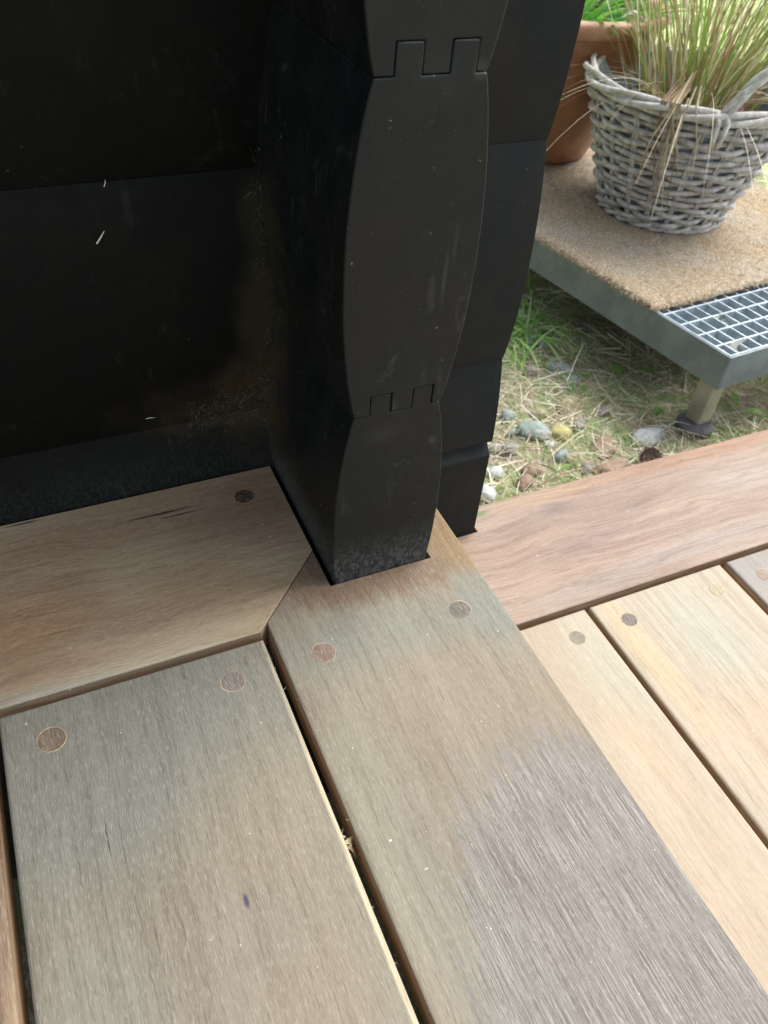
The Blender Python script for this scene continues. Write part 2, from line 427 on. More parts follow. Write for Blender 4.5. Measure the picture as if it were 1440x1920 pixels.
# adapt phase: joints of this wall lie at 131 + k*168
_hw = half_w
def phase(off, gap=0.32):
    def f(z0, z1, j0, j1, gap=gap):
        s = log_section(z0 - off, z1 - off, j0, j1, gap)
        return [(x, z + off) for x, z in s]
    return f
sec = phase(131)
make_log(sec(-285, -37, False, True), PYF, 1.3, mp, cross, ro, 'Y')
for k in range(-1, 12):
    # front faces differ by a fraction of a millimetre from log to log
    make_log(sec(131 + k * 168, 131 + (k + 1) * 168, True, True, 0.22 if k == 1 else 0.42), PYF + (0, 0.0005, -0.0004, 0.0003)[k % 4], 1.3, mp, cross, ro, 'Y')
# side wall on the left, running behind and past the cross wall
ro2 = (-1.0, WY + 0.0256, ZG)
wallx = empty('log_wall', ro2)
tag(wallx, 'long dark log wall behind the left deck board, dusty and cobwebbed, its cut ends past the corner on the right', 'log wall', 'black log walls of the cabin corner')
mp2 = black_paint('black_stain_on_log_sides', ro2, corner, tint=(0.0020, 0.0025, 0.0022, 1), brown=(0.0029, 0.0028, 0.0023, 1), east_lit=((0.0120, 0.0155, 0.0165, 1), (0.0165, 0.0165, 0.0155, 1)), dust=0.40, grain='X', rough=0.5, spec=0.13)  # wall colour darkened as shade on the left, painted lighter as lit past the post
sec2 = phase(47, 0.06)
s = sec2(-29, 47, False, True)
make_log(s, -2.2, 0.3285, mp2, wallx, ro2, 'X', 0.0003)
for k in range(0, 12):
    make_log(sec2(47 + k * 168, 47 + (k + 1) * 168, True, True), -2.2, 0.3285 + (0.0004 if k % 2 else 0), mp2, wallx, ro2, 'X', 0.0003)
# sole plate under the lowest log, with a chamfered top edge
yb = 0.4380
v = []
for x in (-2.2, 0.3275):
    for y, z in ((yb, -0.29), (yb, -0.0425), (yb + 0.0085, -0.0325), (0.507, -0.0335), (0.507, -0.29)):
        v.append((x - ro2[0], y - ro2[1], z - ro2[2]))
f = [(0, 1, 2, 3, 4), (9, 8, 7, 6, 5)] + [(i, 5 + i, 5 + (i + 1) % 5, (i + 1) % 5) for i in range(5)]
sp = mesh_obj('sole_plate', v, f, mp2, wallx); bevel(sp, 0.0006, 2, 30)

# ================================================================== DECK
def B(px, r, col, st=0.8, soft=0.55): return (px, r, col, st, soft)
TAN = srgb(168, 152, 130); GREYG = srgb(150, 154, 144); BLUE = srgb(142, 147, 144); BRN = srgb(140, 114, 90); GOLD = srgb(164, 138, 98)
PINK = srgb(164, 148, 136); MAUVE = srgb(151, 144, 139)

def plug(parent, origin, x, y, ztop, r, base, dark, axis='Y', ring=srgb(176, 162, 134), proud=0.0003, seed=0.0, label=None):
    m = wood('plug_grain', axis, base, dark, base, seed=seed + x * 10, fib=0.7, streak=0.5, sides=False)
    gr = simple('glue_ring', ring, srgb(160, 140, 105), 400, 0.6)
    mb = MB()
    n = 40
    # slightly irregular ring, then the plug
    a0 = R.random() * 6
    v = [(0, 0, proud)]
    for k in range(n):
        a = 2 * math.pi * k / n
        v.append((r * math.cos(a), r * math.sin(a), proud))
    mb.add(v, [(0, 1 + k, 1 + (k + 1) % n) for k in range(n)], 0)
    v = []
    for k in range(n):
        a = 2 * math.pi * k / n
        rr = r + 0.00020 + 0.00045 * max(0, math.cos(a - a0)) ** 2
        v += [(r * math.cos(a), r * math.sin(a), proud), (rr * math.cos(a), rr * math.sin(a), 0.00012)]
    mb.add(v, [(2 * k, 2 * k + 1, 2 * ((k + 1) % n) + 1, 2 * ((k + 1) % n)) for k in range(n)], 1)
    o = mb.build('wood_plug', [m, gr], parent, (x - origin[0], y - origin[1], ztop - origin[2]))
    if label: o['label'] = label
    return o

UP = 'boards of the upper deck'; LO = 'boards of the lower deck'
YN = -0.75                                     # near end of the boards, behind the camera
# central mitred board
ol = [(0.0852, YN), (0.2300, YN), (0.2300, 0.4395), (0.2042, 0.4395), (0.2042, 0.3147), (0.1322, 0.3147), (0.1322, 0.3474), (0.0852, 0.3004)]
def board(name_mat_builder, outline, z0, z1, bw, label, group, width=0.003):
    n = len(outline); cx = sum(p[0] for p in outline) / n; cy = sum(p[1] for p in outline) / n
    m = name_mat_builder((cx, cy, z0))
    o, org = prism('deck_board', outline, z0, z1, m, bw, width=width)
    tag(o, label, 'deck board', group)
    return o, org
def W(name, axis, *a, **k):
    return lambda org: wood(name, axis, *a, origin=org, **k)
central_items = [
    B((0.170, 0.338), (0.088, 0.046), BRN, 0.85, 0.20), B((0.228, 0.345), (0.020, 0.06), GOLD, 0.9, 0.4),
    B((0.222, 0.266), (0.020, 0.030), GREYG, 0.75, 0.35), B((0.13, 0.270), (0.055, 0.020), GREYG, 0.7, 0.6),
    B((0.200, 0.260), (0.040, 0.014), GREYG, 0.5, 0.6), B((0.172, 0.214), (0.035, 0.025), TAN, 0.45, 0.7),
    B((0.222, 0.185), (0.02, 0.03), TAN, 0.6, 0.6), B((0.098, 0.16), (0.016, 0.07), srgb(160, 160, 140), 0.6, 0.7),
    B((0.186, 0.030), (0.082, 0.138), MAUVE, 0.92, 0.08), B((0.12, 0.05), (0.02, 0.08), GREYG, 0.4, 0.7),
    B((0.16, 0.10), (0.012, 0.016), srgb(134, 126, 120), 0.5, 0.8)]
cb, co = board(W('board_mitred', 'Y', srgb(166, 155, 137), srgb(150, 138, 120), srgb(170, 162, 144), central_items, seed=1.0, fib=0.45, streak=0.25,
                 rough_patch=((0.186, 0.030), (0.082, 0.138), 0.72)),
               ol, -0.022, 0.0, [0.2, 0.35, 0.2, 0.1, 0.1, 0.1, 0.12, 0.9],
               'wide mitred deck board notched round the log post, with a rough grey weathered patch', UP)
plug(cb, co, 0.1095, 0.2672, 0, 0.0070, srgb(160, 138, 124), srgb(136, 118, 106), seed=3, label='reddish brown round plug with a pale ring')
plug(cb, co, 0.2022, 0.2675, 0, 0.0068, srgb(132, 129, 120), srgb(112, 110, 104), seed=5, label='dark grey round plug')
# left breaker board along the wall, mitred end
lb, lo_ = board(W('board_along_wall', 'X', srgb(172, 150, 122), srgb(146, 124, 98), srgb(184, 166, 138), [
    B((-0.045, 0.290), (0.05, 0.012), srgb(164, 166, 156), 0.6, 0.6), B((0.03, 0.300), (0.05, 0.010), srgb(180, 170, 146), 0.6, 0.6),
    B((-0.05, 0.35), (0.035, 0.022), srgb(166, 132, 96), 0.6, 0.7), B((0.02, 0.32), (0.045, 0.016), TAN, 0.5, 0.7),
    B((0.10, 0.40), (0.05, 0.03), srgb(130, 106, 84), 0.7, 0.7), B((-0.01, 0.41), (0.06, 0.02), srgb(150, 122, 94), 0.6, 0.7),
    B((0.047, 0.416), (0.024, 0.0010), srgb(40, 30, 22), 0.9, 0.5), B((0.06, 0.411), (0.014, 0.0007), srgb(40, 30, 22), 0.9, 0.5), B((-0.04, 0.437), (0.012, 0.0008), srgb(40, 30, 22), 0.9, 0.5),
    B((0.053, 0.345), (0.03, 0.02), srgb(162, 138, 108), 0.6, 0.7)], seed=2.2, fib=0.35, streak=0.35, tone=0.74, figure=0.03, lines=0.5),
               [(-1.2, 0.2955), (0.0796, 0.2955), (0.1322, 0.3482), (0.1322, 0.4395), (-1.2, 0.4395)], -0.022, 0.0,
               [0.9, 0.25, 0.1, 0.1, 0.1], 'brown deck board lying along the foot of the dark log wall, mitred at the corner', UP)
plug(lb, lo_, 0.1048, 0.4136, 0, 0.0068, srgb(84, 70, 58), srgb(64, 54, 48), axis='X', ring=srgb(96, 74, 56), seed=8, label='almost black round plug')
plug(lb, lo_, -0.262, 0.4136, 0, 0.0068, srgb(110, 84, 64), srgb(80, 62, 48), axis='X', ring=srgb(140, 118, 90), seed=9)
# upper long boards left of the central one
def long_board(x0, x1, y1, z, mats, label, group, plugs=(), bw=0.9):
    return board(mats, [(x0, YN), (x1, YN), (x1, y1), (x0, y1)], z - 0.022, z, [0.3, bw, bw * 0.6, bw], label, group)
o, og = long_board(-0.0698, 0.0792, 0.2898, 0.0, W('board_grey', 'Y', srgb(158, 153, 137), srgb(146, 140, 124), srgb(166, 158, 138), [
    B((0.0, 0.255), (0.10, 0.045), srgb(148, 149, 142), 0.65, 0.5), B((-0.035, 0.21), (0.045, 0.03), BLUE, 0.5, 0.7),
    B((0.035, 0.17), (0.03, 0.04), TAN, 0.35, 0.8), B((0.062, 0.15), (0.015, 0.06), srgb(172, 160, 138), 0.45, 0.7), B((0.0783, 0.10), (0.0022, 0.16), srgb(226, 212, 180), 0.9, 0.4),  # last blob paints the light caught along the sanded right edge in cream
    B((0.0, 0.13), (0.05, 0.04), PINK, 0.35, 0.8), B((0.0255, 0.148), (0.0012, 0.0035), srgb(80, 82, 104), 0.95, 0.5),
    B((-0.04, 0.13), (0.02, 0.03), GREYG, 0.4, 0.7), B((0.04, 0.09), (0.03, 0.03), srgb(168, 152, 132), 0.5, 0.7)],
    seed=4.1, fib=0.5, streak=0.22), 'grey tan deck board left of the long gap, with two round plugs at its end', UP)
plug(o, og, 0.0539, 0.2668, 0, 0.0068, srgb(152, 142, 135), srgb(134, 126, 120), seed=12, label='mauve grey round plug with a faint ring')
plug(o, og, -0.0452, 0.2660, 0, 0.0073, srgb(144, 126, 108), srgb(112, 98, 86), seed=14, ring=srgb(206, 192, 140), label='brown round plug with a bright cream ring')
for x0, lab, sd_ in ((-0.2245, 'purplish brown deck board showing only as a sliver at the lower left', 6.0), (-0.3795, 'deck board second to the left of the grey tan one', 6.7)):
    o, og = long_board(x0, x0 + 0.149, 0.2898, 0.0, W('board_purplish', 'Y', srgb(128, 104, 92), srgb(92, 72, 66), srgb(160, 134, 112),
        [B((-0.0775, 0.11), (0.0035, 0.10), srgb(188, 162, 130), 0.7, 0.6)], seed=sd_, fib=0.5, streak=0.5), lab, UP)
    plug(o, og, x0 + 0.025, 0.266, 0, 0.007, srgb(120, 96, 80), srgb(90, 74, 62), seed=15)
    plug(o, og, x0 + 0.124, 0.266, 0, 0.007, srgb(120, 96, 80), srgb(90, 74, 62), seed=15.5)
# lower deck
ZL = -0.137
rb, rbo = board(W('board_pink', 'X', srgb(170, 146, 130), srgb(150, 130, 120), srgb(178, 158, 142), [
    B((0.62, 0.462), (0.13, 0.012), srgb(172, 132, 104), 0.7, 0.6), B((0.44, 0.46), (0.06, 0.010), srgb(178, 146, 118), 0.6, 0.6),
    B((0.421, 0.441), (0.020, 0.008), srgb(132, 116, 112), 0.75, 0.7), B((0.53, 0.35), (0.12, 0.010), srgb(164, 152, 146), 0.7, 0.6),
    B((0.40, 0.342), (0.06, 0.008), srgb(168, 156, 148), 0.6, 0.6), B((0.64, 0.41), (0.05, 0.018), srgb(174, 162, 154), 0.6, 0.7),
    B((0.345, 0.458), (0.008, 0.003), srgb(112, 138, 84), 0.85, 0.6),
    B((0.46, 0.39), (0.10, 0.005), srgb(150, 122, 118), 0.6, 0.7), B((0.50, 0.375), (0.09, 0.004), srgb(150, 122, 118), 0.6, 0.7)],
    seed=3.3, fib=0.3, streak=0.6, tone=0.70, figure=0.020, lines=0.6),
    [(0.2265, 0.3284), (1.35, 0.3284), (1.35, 0.4688), (0.3312, 0.4688), (0.3312, 0.4374), (0.2265, 0.4374)], ZL - 0.022, ZL,
    [0.9, 0.3, 0.9, 0.1, 0.1, 0.2], 'pinkish brown deck board on the lower step, bordering the grass', LO)
plug(rb, rbo, 0.80, 0.44, ZL, 0.007, srgb(140, 120, 110), srgb(120, 100, 92), axis='X', seed=17)
CREAM = srgb(208, 192, 158)
LB = [
 (0.2265, 0.3747, srgb(180, 167, 148), srgb(170, 154, 134), srgb(184, 174, 156), [B((0.36, 0.265), (0.03, 0.05), srgb(176, 172, 154), 0.7, 0.6), B((0.338, 0.19), (0.02, 0.04), srgb(188, 168, 142), 0.6, 0.7), B((0.30, 0.10), (0.05, 0.06), srgb(184, 166, 142), 0.5, 0.7)],
  'cream coloured lower deck board next to the step edge', [(0.3510, 0.2980, srgb(166, 156, 140))], 0.18),
 (0.3794, 0.5265, srgb(180, 166, 147), srgb(168, 152, 134), srgb(182, 173, 156), [B((0.395, 0.285), (0.010, 0.05), srgb(188, 168, 132), 0.6, 0.6), B((0.46, 0.26), (0.03, 0.05), srgb(172, 172, 156), 0.7, 0.6), B((0.40, 0.23), (0.012, 0.07), srgb(190, 170, 140), 0.7, 0.6), B((0.45, 0.16), (0.06, 0.05), srgb(186, 164, 138), 0.5, 0.7)],
  'pale lower deck board with an orange streak and one dark and one cream plug', [(0.4048, 0.2981, srgb(136, 126, 118)), (0.5019, 0.2978, srgb(206, 200, 164))], 0.45),
 (0.5342, 0.6830, srgb(156, 144, 134), srgb(132, 120, 114), srgb(164, 156, 146), [B((0.552, 0.305), (0.03, 0.03), srgb(150, 148, 144), 0.7, 0.6)],
  'grey mauve lower deck board at the right edge of view', [(0.5573, 0.2972, srgb(186, 162, 146)), (0.66, 0.2972, srgb(150, 130, 118))], 0.4),
 (0.6890, 0.8370, srgb(196, 176, 146), srgb(176, 156, 128), srgb(200, 186, 156), [], 'lower deck board just outside the view, fourth from the step edge', [(0.715, 0.298, srgb(150, 130, 118)), (0.81, 0.298, srgb(150, 130, 118))], 0.4),
 (0.8430, 0.9910, srgb(186, 160, 134), srgb(160, 136, 112), srgb(196, 174, 150), [], 'lower deck board farthest from the step edge', [(0.868, 0.298, srgb(150, 130, 118)), (0.966, 0.298, srgb(150, 130, 118))], 0.5)]
for i, (x0, x1, a, b, c, items, lab, pl, stv) in enumerate(LB):
    o, og = long_board(x0, x1, 0.3223, ZL, W('board_lower', 'Y', a, b, c, items, seed=5.5 + i * 1.3, fib=0.32, streak=stv, tone=0.77, lines=0.32 + 0.2 * (i % 2)), lab, LO)
    for x, y, pc in pl: plug(o, og, x, y, ZL, 0.0068, pc, tuple(q * 0.8 for q in pc[:3]) + (1,), seed=20 + x)
# dark bearers below the gaps and the riser of the step
jm = simple('bearer_wood', (0.045, 0.034, 0.026, 1), (0.02, 0.016, 0.012, 1), 30, 0.9)
def joist(x0, x1, y0, y1, z0, z1, lab):
    mb = MB(); cx, cy = (x0 + x1) / 2, (y0 + y1) / 2
    mb.box(x0 - cx, x1 - cx, y0 - cy, y1 - cy, 0, z1 - z0)
    o = mb.build('joist', jm, None, (cx, cy, z0)); bevel(o, 0.002); tag(o, lab, 'joist', 'joists under the deck')
joist(-1.2, 0.222, 0.272, 0.312, -0.15, -0.0225, 'dark joist under the ends of the upper deck boards')
joist(-1.2, 0.222, -0.30, -0.26, -0.15, -0.0225, 'dark joist under the near part of the upper deck boards')
joist(0.232, 1.3, 0.300, 0.345, -0.27, ZL - 0.0225, 'dark joist under the ends of the lower deck boards')
joist(0.232, 1.3, -0.30, -0.26, -0.27, ZL - 0.0225, 'dark joist under the near part of the lower deck boards')
mb = MB(); mb.box(-0.009, 0.009, -0.56, 0.56, 0, 0.25)
o = mb.build('riser_board', W('riser_wood', 'Y', TAN, BRN, TAN, seed=7)((0.213, -0.13, -0.28)), None, (0.213, -0.13, -0.28)); bevel(o, 0.002)
tag(o, 'upright board closing the step under the mitred board edge', 'riser board')

# ================================================================== METAL PLATFORM (boot scraper step)
PO = Vector((0.8019, 0.6129)); au = math.radians(4.5); av = math.radians(100.4)
U = Vector((math.cos(au), math.sin(au))); Vv = Vector((math.cos(av), math.sin(av)))
ZP = -0.150
PLX, PLY = 0.52, 1.02
plat = empty('metal_step', (PO.x, PO.y, ZG))
tag(plat, 'galvanised metal step with an open grating, standing in the grass on short legs', 'metal step')
def pf(u, v_, z): q = U * u + Vv * v_; return (q.x, q.y, z - ZG)
galv = simple('galvanised_steel', srgb(130, 142, 144), srgb(114, 125, 127), 26, 0.5, 0.15, 0.1, lo=0.38, hi=0.66)
galv_b = simple('galvanised_bright', srgb(186, 198, 206), srgb(156, 170, 178), 60, 0.4, 0.3, 0.1)
mb = MB(); t = 0.003; fh = 0.050
mb.box(0, t, 0, PLY, ZP - fh, ZP, fn=pf); mb.box(PLX - t, PLX, 0, PLY, ZP - fh, ZP, fn=pf)
mb.box(t, PLX - t, 0, t, ZP - fh, ZP, fn=pf); mb.box(t, PLX - t, PLY - t, PLY, ZP - fh, ZP, fn=pf)
for zz in (ZP - fh,):
    mb.box(t, t + 0.025, t, PLY - t, zz, zz + 0.003, fn=pf); mb.box(t + 0.025, PLX - t, t, t + 0.022, zz, zz + 0.003, fn=pf)
o = mb.build('frame', galv, plat); bevel(o, 0.0009, 2)
mb = MB()
gx, gy = 0.0222, 0.0300
x = gx
while x < PLX - 0.006:
    mb.box(x - 0.0010, x + 0.0010, t, PLY - t, ZP - 0.019, ZP - 0.0012, fn=pf); x += gx
y = gy
while y < PLY - 0.006:
    mb.box(t, PLX - t, y - 0.0014, y + 0.0014, ZP - 0.022, ZP - 0.0006, fn=pf); y += gy
# bright rim of the grating frame
for a in ((t, PLX - t, t, t + 0.0022), (t, PLX - t, PLY - t - 0.0022, PLY - t)): mb.box(*a, ZP - 0.022, ZP + 0.0008, fn=pf)
for a in ((t, t + 0.0022, t + 0.0022, PLY - t - 0.0022), (PLX - t - 0.0022, PLX - t, t + 0.0022, PLY - t - 0.0022)): mb.box(*a, ZP - 0.022, ZP + 0.0008, fn=pf)
o = mb.build('grating', galv_b, plat)
# perforated pan under the grating, full of dirt
dirt = simple('dirty_pan', srgb(158, 158, 142), srgb(108, 108, 98), 55, 0.8, 0.1, 0.4, 0.002)
def pan(u0, u1, v0, v1, z, holes):
    mbp = MB(); seg = 32
    # one row of cells, each with an oval hole
    n = len(holes); du = (u1 - u0) / n
    for i, (hx, hy, rx, ry) in enumerate(holes):
        a0, a1 = u0 + i * du, u0 + (i + 1) * du
        cx, cy = a0 + du * hx, v0 + (v1 - v0) * hy
        vs = []
        for k in range(seg):
            an = 2 * math.pi * (k + 0.5) / seg; c_, s_ = math.cos(an), math.sin(an)
            tx = (a1 - cx) / c_ if c_ > 0 else (a0 - cx) / c_
            ty = (v1 - cy) / s_ if s_ > 0 else (v0 - cy) / s_
            q = min(tx, ty)
            if abs(tx - ty) < 0.0: pass
            vs += [pf(cx + q * c_, cy + q * s_, z), pf(cx + rx * c_, cy + ry * s_, z), pf(cx + rx * c_, cy + ry * s_, z - 0.004)]
        mbp.add(vs, [(3 * k, 3 * ((k + 1) % seg), 3 * ((k + 1) % seg) + 1, 3 * k + 1) for k in range(seg)] + [(3 * k + 1, 3 * ((k + 1) % seg) + 1, 3 * ((k + 1) % seg) + 2, 3 * k + 2) for k in range(seg)])
    o = mbp.build('pan', dirt, plat)
pan(0.01, PLX - 0.01, 0.012, 0.070, ZP - 0.031, [(0.75, 0.62, 0.012, 0.009), (0.8, 0.3, 0.014, 0.009), (0.5, 0.6, 0.012, 0.009), (0.5, 0.3, 0.012, 0.009)])
pan(0.01, PLX - 0.01, 0.105, 0.15, ZP - 0.031, [(0.5, 0.5, 0.012, 0.009)] * 4)
legm = simple('leg_metal', srgb(186, 184, 168), srgb(160, 158, 144), 20, 0.6, 0.3, 0.1)
padm = simple('foot_rubber', srgb(78, 80, 84), srgb(98, 100, 102), 40, 0.7)
for (lu, lv) in ((0.032, 0.030), (PLX - 0.03, 0.030), (0.022, PLY - 0.04), (PLX - 0.03, PLY - 0.04)):
    mb = MB(); lw = 0.0125
    mb.box(lu - lw, lu + lw, lv - lw, lv + lw, ZG + 0.012, ZP - 0.024, fn=pf)
    o = mb.build('leg', legm, plat); bevel(o, 0.002, 2)
    mb = MB(); c = pf(lu, lv, ZG)
    mb.lathe([(0.0, -0.004), (0.026, -0.004), (0.027, 0.006), (0.020, 0.012), (0.0, 0.012)], 28, 0, c)
    mb.build('foot', padm, o, smooth=40)
# debris lying in the grating: crumpled leaf
def crumple(name, loc, size, mat, lab, cat, seed, folds=7, **kw):
    rr = random.Random(seed); mb = MB()
    for k in range(folds):
        b = Vector((rr.uniform(-1, 1), rr.uniform(-1, 1), rr.uniform(0, 0.6))) * size * 0.4
        d = Vector((rr.uniform(-1, 1), rr.uniform(-1, 1), rr.uniform(-0.3, 0.9)))
        mb.blade(b, d, Vector((rr.uniform(-2, 2), rr.uniform(-2, 2), rr.uniform(-1.5, 1))), size * rr.uniform(0.6, 1.2), size * rr.uniform(0.2, 0.5), 0, 5, 0.1, rr.uniform(-2, 2))
    o = mb.build(name, mat, None, loc, smooth=60); tag(o, lab, cat, **kw); return o
dry = leafm('dry_leaf', srgb(176, 156, 120), srgb(206, 192, 160), 0.2)
pale = leafm('pale_dry_leaf', srgb(196, 196, 184), srgb(222, 220, 206), 0.2)
q = PO + U * 0.030 + Vv * 0.018
crumple('dry_leaf', (q.x, q.y, ZP - 0.012), 0.022, pale, 'pale crumpled leaf caught in the grating corner', 'leaf', 3)
q = PO + U * 0.020 + Vv * 0.062
crumple('dry_leaf', (q.x, q.y, ZP - 0.018), 0.016, dry, 'brown crumpled leaf in the grating beside its left rim', 'leaf', 5)
q = PO + U * 0.075 + Vv * 0.085
crumple('dry_leaf', (q.x, q.y, ZP - 0.010), 0.020, pale, 'curled straw coloured leaf on the grating near the mat', 'leaf', 8)

# ---- coir mat
MV0 = 0.128
mq = PO + Vv * MV0
mat_o = (mq.x, mq.y, ZP)
def coir():
    nu, nv = 120, 220; W_, L_ = PLX + 0.004, PLY - MV0
    th = 0.009; v = []; 
    def pt(i, j, top):
        u = -0.004 + W_ * i / nu; v_ = L_ * j / nv
        e = min(i, nu - i, j, nv - j)
        nz = mnoise.noise(Vector((u * 60, v_ * 60, 0))) * 0.0016 + mnoise.noise(Vector((u * 210, v_ * 210, 5))) * 0.0016
        du = mnoise.noise(Vector((v_ * 30, 9, 0))) * 0.004 + mnoise.noise(Vector((v_ * 140, 3, 0))) * 0.0015
        dv = mnoise.noise(Vector((u * 25, 5, 0))) * 0.003 + mnoise.noise(Vector((u * 140, 7, 0))) * 0.0015
        if i in (0, nu): u += du
        if j in (0, nv): v_ += dv
        z = (th + nz - (0.003 if e == 0 else (0.001 if e == 1 else 0))) if top else 0.0012
        q = U * u + Vv * v_
        return (q.x, q.y, z)
    top = [[pt(i, j, True) for i in range(nu + 1)] for j in range(nv + 1)]
    for r_ in top: v += r_
    n1 = nu + 1
    f = [(j * n1 + i, j * n1 + i + 1, (j + 1) * n1 + i + 1, (j + 1) * n1 + i) for j in range(nv) for i in range(nu)]
    rim = [(i, 0) for i in range(nu)] + [(nu, j) for j in range(nv)] + [(i, nv) for i in range(nu, 0, -1)] + [(0, j) for j in range(nv, 0, -1)]
    b0 = len(v)
    for i, j in rim: p = pt(i, j, False); v.append(p)
    m_ = len(rim)
    for k in range(m_):
        a = rim[k]; b = rim[(k + 1) % m_]
        f.append((a[1] * n1 + a[0], b0 + k, b0 + (k + 1) % m_, b[1] * n1 + b[0]))
    g = NG('coir'); P = g.node('ShaderNodeTexCoord').outputs['Object']
    n1_ = g.noise(P, 7, 4, 0.6); n2_ = g.noise(P, 330, 4, 0.75); n3_ = g.noise(P, 60, 4, 0.7)
    c = g.mix(g.rng(n1_, 0.40, 0.60), srgb(156, 140, 118), srgb(160, 152, 140))
    c = g.mix(g.rng(n3_, 0.45, 0.62, 0, 0.6), c, srgb(154, 134, 108))
    c = g.mix(g.rng(n2_, 0.50, 0.62, 0, 0.75), c, srgb(218, 204, 176))
    c = g.mix(g.rng(n2_, 0.46, 0.34, 0, 0.7), c, srgb(92, 70, 48))
    g.inp(g.b.inputs['Base Color'], c); g.b.inputs['Roughness'].default_value = 0.95
    g.b.inputs['Specular IOR Level'].default_value = 0.1
    g.inp(g.b.inputs['Normal'], g.bump(n2_, 0.9, 0.003))
    o = mesh_obj('door_mat', v, f, g.m, None, mat_o, smooth=180)
    tag(o, 'worn brown coir doormat with a ragged edge lying on the metal step', 'doormat')
    fa = leafm('coir_fibre_pale', srgb(190, 172, 142), srgb(220, 204, 176), 0.1)
    fb = leafm('coir_fibre_brown', srgb(160, 134, 102), srgb(182, 156, 122), 0.1)
    mb = MB()
    for k in range(15000):
        u = R.uniform(-0.004, PLX); v_ = R.uniform(0, 0.62) ** 1.0
        q = U * u + Vv * v_
        a = R.uniform(0, 6.28)
        mb.blade((q.x, q.y, 0.0088 + R.uniform(-0.001, 0.001)), (math.cos(a), math.sin(a), R.uniform(0.0, 0.9)), (R.uniform(-1, 1), R.uniform(-1, 1), R.uniform(-1.2, 0)), R.uniform(0.003, 0.009), 0.00055, 0 if R.random() < 0.55 else 1, 2, 0.5, R.uniform(-1, 1))
    for k in range(900):                                                # frayed left and front edge
        if R.random() < 0.7: u, v_, d = -0.004, R.uniform(0, 0.6), -U
        else: u, v_, d = R.uniform(0, PLX), 0.0, -Vv
        q = U * u + Vv * v_
        mb.blade((q.x, q.y, R.uniform(0.002, 0.008)), (d.x + R.uniform(-1, 1), d.y + R.uniform(-1, 1), R.uniform(-0.3, 0.5)), (0, 0, -1), R.uniform(0.003, 0.008), 0.0005, R.randint(0, 1), 2, 0.5)
    fo = mb.build('fibre', [fa, fb], o); fo['kind'] = 'stuff'
coir()

# ================================================================== BASKET
BC = Vector((0.991, 1.011)); BZ = ZP + 0.0098; BR0, BR1, BH = 0.096, 0.158, 0.190
def wick(name, a, b, s=90):
    g = NG(name); P = g.node('ShaderNodeTexCoord').outputs['Object']
    n = g.noise(P, s, 4, 0.65); n2_ = g.noise(P, 18, 3, 0.6)
    c = g.mix(g.rng(n, 0.38, 0.62), a, b)
    c = g.mix(g.rng(n2_, 0.5, 0.66, 0, 0.6), c, srgb(158, 152, 142))
    g.inp(g.b.inputs['Base Color'], c); g.b.inputs['Roughness'].default_value = 0.62
    g.inp(g.b.inputs['Normal'], g.bump(g.noise(P, 500, 3, 0.6), 0.3, 0.0006))
    return g.m
wk = wick('wicker_grey', srgb(196, 195, 190), srgb(156, 154, 148))
wk2 = wick('wicker_pale', srgb(208, 208, 202), srgb(172, 170, 162))
bas = empty('wicker_basket', (BC.x, BC.y, BZ), math.radians(20))
tag(bas, 'weathered grey wicker basket planted with tall grass, standing on the coir mat', 'basket')
def br(z): return BR0 + (BR1 - BR0) * (max(z, 0) / BH) ** 0.92
NS = 20
mb = MB()
rows = 17
for r_ in range(rows):
    z = 0.012 + (BH - 0.030) * r_ / (rows - 1)
    pts = []; N = 264; ph = R.uniform(-0.15, 0.15)
    for k in range(N):
        th = 2 * math.pi * k / N
        s_ = math.cos(NS * th / 2 * 1.0 + (math.pi if r_ % 2 else 0))
        s_ = math.copysign(abs(s_) ** 0.7, s_)
        rr = br(z) + 0.0045 * s_ + 0.0007 * mnoise.noise(Vector((th * 3, r_, 0)))
        zz = z + 0.0016 * math.sin(NS * th / 2 + r_ * 2.1) + 0.0022 * mnoise.noise(Vector((th * 1.2, r_ * 3.3, 2)))
        pts.append((rr * math.cos(th), rr * math.sin(th), zz))
    mb.tube(pts, 0.0038 + 0.0005 * R.random(), 8, 0, closed=True)
mb.build('weave', wk, bas, smooth=180)
mb = MB()
for k in range(NS):
    th = 2 * math.pi * (k) / NS
    for off in (-0.016, 0.016):
        pts = [(br(z) * math.cos(th + off), br(z) * math.sin(th + off), z) for z in np.linspace(0.002, BH - 0.004, 8)]
        mb.tube(pts, 0.0026, 6)
mb.build('stake', wk, bas, smooth=180)
mb = MB()                                                                # twisted base ring and plaited rim
for r0, z0, am, rad, nn, cnt in ((BR0 + 0.004, 0.005, 0.0035, 0.0038, 11, 2),):
    for c in range(cnt):
        pts = [((r0 + am * math.cos(nn * t_ + c * math.pi)) * math.cos(t_), (r0 + am * math.cos(nn * t_ + c * math.pi)) * math.sin(t_), z0 + am * 0.9 * math.sin(nn * t_ + c * math.pi)) for t_ in np.linspace(0, 2 * math.pi, 200, endpoint=False)]
        mb.tube(pts, rad, 7, closed=True)
mb.build('foot_border', wk, bas, smooth=180)
mb = MB()
for c in range(4):
    fr = 3.0; am = 0.0075; pts = []
    for t_ in np.linspace(0, 2 * math.pi, 260, endpoint=False):
        a = fr * t_ + c * 2 * math.pi / 4 + 0.5 * math.sin(3 * t_ + c)
        rr = BR1 + 0.003 + am * math.cos(a) + 0.001 * mnoise.noise(Vector((t_ * 3, c, 0)))
        pts.append((rr * math.cos(t_), rr * math.sin(t_), BH + 0.001 + am * 0.85 * math.sin(a)))
    mb.tube(pts, 0.0046, 8, closed=True)
mb.build('rim', wk2, bas, smooth=180)
